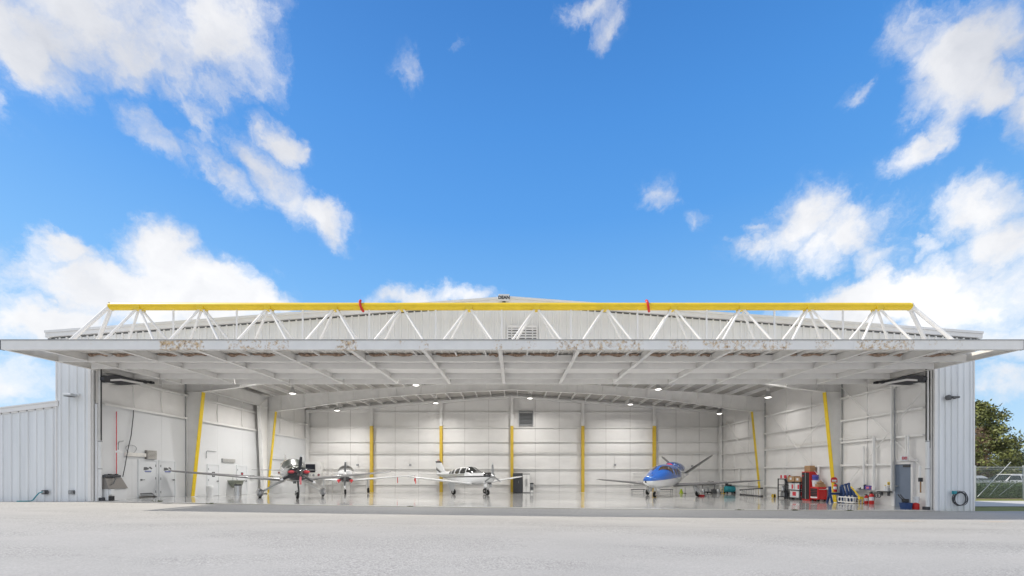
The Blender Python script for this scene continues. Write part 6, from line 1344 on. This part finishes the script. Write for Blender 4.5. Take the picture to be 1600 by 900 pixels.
# red tool chest
y0, y1, zt = 6.25, 6.92, .86; g = gz(17.8, 6.6)
t = thing('tool_chest', 'red rolling tool chest with black drawers', 'tool chest', (17.85, 6.6, g)); B = lambda mb, n, m, **k: mb.build(n, MT[m], t, **k)
B(MB().bevbox((17.62, y0, g + .12), (18.16, y1, zt), .05), 'carcass', 'red_paint')
for k in range(6): z = g + .2 + k * (zt - g - .28) / 6; B(MB().bevbox((17.60, y0 + .06, z), (17.6195, y1 - .05, z + (zt - g - .28) / 6 - .015), .005), 'drawer', 'black_paint' if k else 'steel_white'); 
for sx in (17.7, 18.08):
    for yy in (y0 + .1, y1 - .1): B(MB().lathe([(.02, -.02), (.055, -.02), (.06, 0), (.055, .02), (.02, .02)], (sx, yy, g + .06), 12, 'x'), 'caster', 'rubber')
B(MB().box((17.55, y0 - .03, g + .0), (18.18, y0 - .005, g + .05)) if False else MB().path([(17.66, y0 - .03, zt - .14), (17.66, y0 - .08, zt - .14), (18.1, y0 - .08, zt - .14), (18.1, y0 - .03, zt - .14)], .014, 6), 'handle', 'steel')
t = thing('bucket', 'white bucket standing on the red tool chest', 'bucket', (17.82, 6.75, zt)); MB().lathe([(.14, .002), (.17, .36), (.18, .37), (.17, .38), (.03, .38)], n=18).build('pail', MT['white_plastic'], t, world=False, smooth=True); MB().path([(-.17, 0, .34), (-.12, -.12, .2), (.12, -.12, .2), (.17, 0, .34)], .008, 5).build('handle', MT['steel'], t, world=False)
t = thing('bucket', 'violet-blue tub stacked on the white bucket', 'bucket', (17.82, 6.75, zt + .382)); MB().lathe([(.14, .002), (.165, .3), (.17, .31), (.165, .32), (.03, .32)], n=18).build('pail', MT['purple'], t, world=False, smooth=True); MB().lathe([(.166, .1), (.168, .105), (.172, .2), (.17, .205)], n=18, caps=False).build('wrap_print', MT['cobalt_ink'], t, world=False)
carton(17.68, 6.28, zt, .42, .3, .16, 'cardboard', 'crumpled brown carton on the red tool chest in front of the bucket'); 
t = thing('paper_bag', 'crumpled brown bag on the front carton of the tool chest', 'bag', (17.88, 6.42, zt + .162)); bm = bmesh.new(); bmesh.ops.create_icosphere(bm, subdivisions=3, radius=1)
for v in bm.verts: n_ = mnoise.noise(v.co * 2.2) * .35; v.co = Vector((v.co.x * .2, v.co.y * .13, v.co.z * .09 + .07)) * 1 + v.co * n_ * .08
mb = MB(); mb.frombm(bm); mb.build('bag_body', MT['cardboard'], t, world=False); MB().ellipsoid((.02, 0, .17), (.07, .05, .05), 10, 6).build('twisted_neck', MT['cardboard'], t, world=False)
# small yellow reel by the tall shelving
t = thing('cable_reel', 'small yellow reel on the floor at the foot of the tall shelving', 'reel', (17.5, 10.35, gz(17.5, 10.3))); MB().lathe([(.03, -.08), (.14, -.08), (.14, -.06), (.06, -.055), (.06, .055), (.14, .06), (.14, .08), (.03, .08)], (0, 0, .141), 16, 'x').build('drum', MT['yellow_dull'], t, world=False, smooth=True); MB().lathe([(.061, -.05), (.11, -.045), (.11, .045), (.061, .05)], (0, 0, .141), 14, 'x').build('cord', MT['black_paint'], t, world=False)
# extinguishers
def extinguisher(x, y, z, h, label, sign=False):
    t = thing('fire_extinguisher', label, 'fire extinguisher', (x, y, z), 0, 'fire extinguishers along the right wall'); B = lambda mb, n, m, **k: mb.build(n, MT[m], t, world=False, **k); r = h * .17
    B(MB().lathe([(r * .9, .002), (r, .03), (r, h * .7), (r * .8, h * .8), (r * .3, h * .86), (.01, h * .87)], n=18), 'cylinder', 'red_paint', smooth=True)
    B(MB().lathe([(r * 1.004, h * .3), (r * 1.012, h * .31), (r * 1.012, h * .58), (r * 1.004, h * .59)], n=18, caps=False), 'label_band', 'white_plastic', smooth=True)
    B(MB().bevbox((-r * .35, -r * .35, h * .86), (r * .35, r * .35, h * .93), .01), 'valve', 'black_paint'); B(MB().hexa([(-r * 1.1, -.015, h * .92), (r * .4, -.015, h * .94), (r * .4, .015, h * .94), (-r * 1.1, .015, h * .92), (-r * 1.1, -.015, h * .96), (r * .4, -.015, h * .98), (r * .4, .015, h * .98), (-r * 1.1, .015, h * .96)]), 'lever', 'black_paint')
    B(MB().path([(r * .4, 0, h * .9), (r * 1.1, -.03, h * .82), (r * 1.2, -.04, h * .5), (r * 1.1, -.03, h * .3)], .016, 6), 'hose', 'black_paint', smooth=True); return t
yf = FY[0]
e = extinguisher(17.72, yf - .28, .62, .5, 'red extinguisher hung on the front right yellow column')
sg = thing('sign', 'red and white round-topped sign above the hung extinguisher', 'sign', (17.72, yf - .2, 1.18)); MB().prism([(17.55, 1.14), (17.9, 1.14), (17.9, 1.34), (17.82, 1.43), (17.63, 1.43), (17.55, 1.34)], 'y', yf - .2, yf - .18).build('sign_panel', MT['red_paint'], sg); MB().box((17.6, yf - .206, 1.19), (17.85, yf - .201, 1.29)).build('sign_face', MT['white_plastic'], sg)
xj, yj = 17.35, 3.25
extinguisher(XW - .33, 2.86, gz(17.9, 2.86), .62, 'large red extinguisher on the floor at the right end of the pallet')
extinguisher(XW - .3, 3.22, gz(17.9, 3.2), .5, 'small red extinguisher half hidden behind the larger one')
# white slatted crate with blue jacks
y0, y1 = 3.32, 4.42; x0, x1 = 17.4, 18.05; g = gz(17.7, 3.9)
t = thing('pallet', 'white slatted pallet crate under the leaning blue jacks', 'pallet', ((x0 + x1) / 2, (y0 + y1) / 2, g)); B = lambda mb, n, m, **k: mb.build(n, MT[m], t, **k)
for z in (.05, .3): 
    B(MB().box((x0, y0, g + z), (x0 + .03, y1, g + z + .06)), 'rail', 'steel_white'); B(MB().box((x0, y0 - .031, g + z), (x1, y0 - .001, g + z + .06)), 'rail', 'steel_white'); B(MB().box((x1 - .03, y0, g + z), (x1, y1, g + z + .06)), 'rail', 'steel_white')
for k in range(6): yy = y0 + .02 + k * (y1 - y0 - .06) / 5; B(MB().box((x0 + .001, yy, g + .111), (x0 + .025, yy + .04, g + .299)), 'slat', 'steel_white')
for k in range(4): xx = x0 + .05 + k * .19; B(MB().box((xx, y0 - .026, g + .111), (xx + .04, y0 - .002, g + .299)), 'slat', 'steel_white')
B(MB().box((x0 + .031, y0 + .001, g + .06), (x1 - .031, y1, g + .09)), 'deck', 'wood')
for xx in (x0 + .08, x1 - .1):
    for yy in (y0 + .08, y1 - .08): B(MB().lathe([(.01, -.02), (.045, -.02), (.045, .02), (.01, .02)], (xx, yy, g + .046), 10, 'x'), 'caster', 'rubber')
def tripod_jack(x, y, z, lean, h, label):
    t = thing('aircraft_jack', label, 'jack', (x, y, z), 0, 'blue aircraft jacks on the pallet'); B = lambda mb, n, m, **k: mb.build(n, MT[m], t, world=False, **k); top = Vector((0, lean, h))
    B(MB().tube(top * .35 + Vector((0, 0, .02)), top, .06, .05, 12), 'ram', 'navy', smooth=True); B(MB().tube(top, top + Vector((0, lean * .1, .06)), .075, n=12), 'head', 'navy', smooth=True)
    for a in (90, 210, 330): q = Vector((.15 * math.cos(R(a)), .12 * math.sin(R(a)), .02)); B(MB().tube(q, top * .85, .032, n=8), 'leg', 'navy', smooth=True); B(MB().lathe([(.05, -.02), (.05, .0), (.02, .01)], q, 10), 'foot', 'black_paint')
for k, (yy, lean, h, lab) in enumerate(((4.22, .26, .80, 'blue jack leaning at the left end of the pallet'), (3.98, .26, .86, 'blue jack second from the left on the pallet'), (3.74, .3, .9, 'blue jack third from the left on the pallet, with a broad head'), (3.52, .25, .62, 'short blue jack at the right end of the pallet'))): tripod_jack(17.7, yy, g + .09, lean, h, lab)
y2 = 5.35; g = gz(17.4, 5.3)
t = thing('trestle', 'navy blue H-shaped steel trestle in front of the white column', 'trestle', (17.55, 4.78, g)); B = lambda mb, n, m, **k: mb.build(n, MT[m], t, **k)
xa, xb = X(1296, Dp(4.6)), X(1315, Dp(4.6)); yq = 4.95 - .35
yq = 4.78
xa, xb = 17.24, 17.86
B(MB().bevbox((xa - .05, yq - .06, g + .46), (xb + .05, yq + .06, g + .58), .01), 'crossbeam', 'navy')
for xx in (xa, xb):
    B(MB().bevbox((xx - .055, yq - .05, g + .581), (xx + .055, yq + .05, g + .92), .008), 'upright', 'navy')
    for s in (-1, 1): B(MB().hexa([(xx - .05, yq + s * .2 - .03, g), (xx + .05, yq + s * .2 - .03, g), (xx + .05, yq + s * .2 + .03, g), (xx - .05, yq + s * .2 + .03, g), (xx - .05, yq + s * .04 - .02, g + .46), (xx + .05, yq + s * .04 - .02, g + .46), (xx + .05, yq + s * .04 + .02, g + .46), (xx - .05, yq + s * .04 + .02, g + .46)]), 'leg', 'navy')
t = thing('tow_bar', 'yellow tow bar leaning over the right end of the pallet', 'tow bar', (17.6, 3.2, gz(17.6, 3.2))); MB().tube((17.5, 3.62, .95), (17.6, 3.2, .45), .035, n=8).build('bar', MT['yellow_paint'], t, smooth=True); MB().box((17.52, 3.06, .33), (17.7, 3.2, .46)).build('head', MT['yellow_paint'], t)
for s in (-.05, .15): MB().tube((17.57 + s * .8, 3.13, gz(17.6, 3.1)), (17.57 + s * .8, 3.13, .33), .02, n=6).build('leg', MT['yellow_paint'], t)
# shelf bracket with oddments on the lower girt, towing heads hung below
def rw(px, py, off=.2): p = rwall(px, py, off); return p
a, b = rw(1391, 767, .3), rw(1372, 767, .3)
t = thing('wall_shelf', 'narrow black shelf fixed to the lowest rail of the right wall', 'shelf', (XW - .3, a[1], .74)); MB().bevbox((XW - .36, a[1], .72), (XW - .185, b[1], .77), .01).build('board', MT['black_paint'], t)
for yy in (a[1] + .15, b[1] - .15): MB().prism([(yy - .02, .55), (yy + .02, .55), (yy + .02, .719), (yy - .02, .719)], 'x', XW - .3, XW - .19).build('bracket', MT['dark_grey'], t)
for px, m, h, r, lab in ((1383, 'white_plastic', .26, .06, 'white bottle on the narrow wall shelf, leftmost of the bottles'), (1386.5, 'white_plastic', .2, .05, 'small white bottle on the narrow wall shelf beside the conduit'), (1389, 'mid_grey', .22, .05, 'grey bottle at the right end of the narrow wall shelf')):
    p = rw(px, 766, .28); t = thing('bottle', lab, 'bottle', (p[0], p[1], .771)); MB().lathe([(r, .001), (r, h * .6), (r * .4, h * .8), (r * .35, h)], n=12).build('body', MT[m], t, world=False, smooth=True); MB().lathe([(r * .45, h), (r * .45, h * 1.15), (.005, h * 1.15)], n=10).build('cap', MT['yellow_paint' if px == 1383 else 'dark_grey'], t, world=False)
p = rw(1383.5, 757, .2); t = thing('wall_sticker', 'small yellow and dark notice above the white bottles', 'notice', (XW - .05, p[1], p[2])); MB().box((XW - .075, p[1] - .08, p[2] - .02), (XW - .06, p[1] + .04, p[2] + .12)).build('card', MT['yellow_paint'], t); MB().box((XW - .08, p[1] - .06, p[2] + .0), (XW - .0755, p[1] + .0, p[2] + .06)).build('print', MT['ink'], t)
for k, px in enumerate((1361, 1365, 1369.5, 1373.5)):
    p = rw(px, 769, .3); t = thing('ring_hitch', ('dark ring hitch hung on the wall rail, nearest the pallet', 'dark ring hitch second from the pallet on the wall rail', 'dark ring hitch third from the pallet on the wall rail', 'dark ring hitch next to the narrow black shelf')[k], 'ring hitch', (p[0], p[1], .55), 0, 'ring hitches hung on the wall rail')
    MB().path([(0, .1 * math.cos(q), .1 * math.sin(q)) for q in [2 * math.pi * i / 14 for i in range(15)]], .02, 6).build('ring', MT['dark_grey'], t, world=False, smooth=True); MB().box((-.02, -.02, .1), (.08, .02, .2)).build('hook', MT['steel'], t, world=False)
p = rw(1347, 764, .25); zz = RZ[0] + .06
t = thing('tool_bag', 'black tool bag lying on the wall rail above the pallet', 'bag', (XW - .22, p[1], zz)); MB().hexa([(XW - .33, p[1] - .25, zz), (XW - .17, p[1] - .25, zz), (XW - .17, p[1] + .3, zz), (XW - .33, p[1] + .3, zz), (XW - .3, p[1] - .2, zz + .25), (XW - .19, p[1] - .2, zz + .25), (XW - .19, p[1] + .1, zz + .06), (XW - .3, p[1] + .1, zz + .06)]).build('body', MT['black_paint'], t); MB().box((XW - .345, p[1] - .2, zz + .02), (XW - .331, p[1] - .05, zz + .2)).build('pocket', MT['white_plastic'], t)
p = rw(1358, 762, .25); carton(XW - .32, p[1] - .15, RZ[0] + .06, .14, .34, .2, 'purple', 'small violet carton on the wall rail beside the tool bag', [(.2, .5, .2, .5, 'pink')])
# grey exit door, frame, lit-up letters sign and clutter beside the jamb
DY0, DY1 = .92, 1.78; g = gz(18, 1.4); zt = 2.06; xf = XW - .14
mb = MB(); mb.box((xf, DY0 - .09, g), (XW + .0, DY0, zt + .1)); mb.box((xf, DY1, g), (XW, DY1 + .16, zt + .1)); mb.box((xf, DY0, zt), (XW, DY1, zt + .1)); mb.box((xf - .04, DY0 - .25, zt + .12), (XW - .02, DY1 + .3, zt + .2)); part(mb, 'door_frame', 'trim_paint')
mb = MB(); mb.box((xf + .05, DY0 + .006, g + .015), (xf + .09, DY1 - .006, zt - .006)); dr = part(mb, 'door', 'door_blue', label='blue-grey steel exit door with a dark closer')
mb = MB(); mb.box((xf, DY0 + .05, zt - .14), (xf + .049, DY0 + .4, zt - .04)); part(mb, 'door_closer', 'charcoal', dr)
mb = MB(); mb.tube((xf + .05, DY1 - .09, g + .98), (xf - .01, DY1 - .09, g + .98), .03, n=10); mb.tube((xf - .01, DY1 - .09, g + .98), (xf - .01, DY1 - .22, g + .98), .014, n=8); part(mb, 'handle', 'steel', dr)
p = rw(1416, 716, .25)
t = thing('exit_sign', 'small white box sign with red letters above the blue-grey door', 'exit sign', (XW - .3, p[1], p[2])); zc = Z(716.2, Dp(p[1])); W_ = .34
MB().bevbox((XW - .52, p[1] - .04, zc - .12), (XW - .2, p[1] + .04, zc + .12), .01).build('sign_box', MT['white_plastic'], t); MB().box((XW - .26, p[1] - .02, zc + .121), (XW - .22, p[1] + .02, zc + .2)).build('mount', MT['white_plastic'], t)
text_part('EXIT', .17, MT['plug_red'], t, Matrix.Translation((XW - .36, p[1] - .045, zc)) @ Matrix.Rotation(R(90), 4, 'X') @ Matrix.Diagonal((.72, 1, 1, 1)), bold=.006)
x, y = 17.72, .62; g = gz(x, y)
t = thing('tote_bin', 'blue plastic bin on the floor by the right jamb', 'bin', (x, y, g)); MB().hexa([(x - .2, y - .14, g), (x + .06, y - .14, g), (x + .06, y + .14, g), (x - .2, y + .14, g), (x - .24, y - .17, g + .26), (x + .08, y - .17, g + .26), (x + .08, y + .17, g + .26), (x - .24, y + .17, g + .26)]).build('tub', MT['navy'], t); MB().box((x - .25, y - .18, g + .261), (x + .09, y + .18, g + .285)).build('rim', MT['navy'], t)
for s in (-.1, .1): pass
t = thing('folded_cart', 'black folded cart handle leaning out of the blue bin', 'cart', (x - .15, y, g + .29))
for s in (-.06, .06): MB().path([(x - .05, y + s, g + .3), (x - .3, y + s, g + .55), (x - .38, y + s, g + .66)], .02, 6).build('handle_bar', MT['black_paint'], t, smooth=True)
MB().bevbox((x - .2, y - .1, g + .29), (x, y + .1, g + .46), .03).build('seat_pad', MT['black_paint'], t)
x, y = 17.98, .5; g = gz(x, y)
t = thing('fuel_can', 'red can on the floor right beside the blue bin', 'can', (x, y, g)); MB().lathe([(.12, .002), (.13, .03), (.13, .24), (.09, .28), (.02, .285)], n=16).build('body', MT['red_paint'], t, world=False, smooth=True); MB().box((-.05, -.015, .286), (.05, .015, .3)).build('handle', MT['red_paint'], t, world=False)
t = thing('bucket', 'white pail set on the red can by the right jamb', 'bucket', (x, y, g + .302)); MB().lathe([(.11, .002), (.135, .26), (.14, .27), (.03, .275)], n=16).build('pail', MT['white_plastic'], t, world=False, smooth=True); MB().path([(-.13, 0, .24), (-.1, -.1, .12), (.1, -.1, .12), (.13, 0, .24)], .007, 5).build('handle', MT['steel'], t, world=False)
p = rw(1439, 752, .2); t = thing('wall_switch', 'small black control box with a brown handle on the wall right of the exit door', 'control box', (XW - .12, p[1], p[2])); MB().bevbox((XW - .28, p[1] - .06, p[2] - .02), (XW - .16, p[1] + .06, p[2] + .16), .015).build('case', MT['black_paint'], t); MB().tube((XW - .22, p[1], p[2] - .5), (XW - .22, p[1], p[2] - .021), .03, n=8).build('handle_rod', MT['wood'], t)
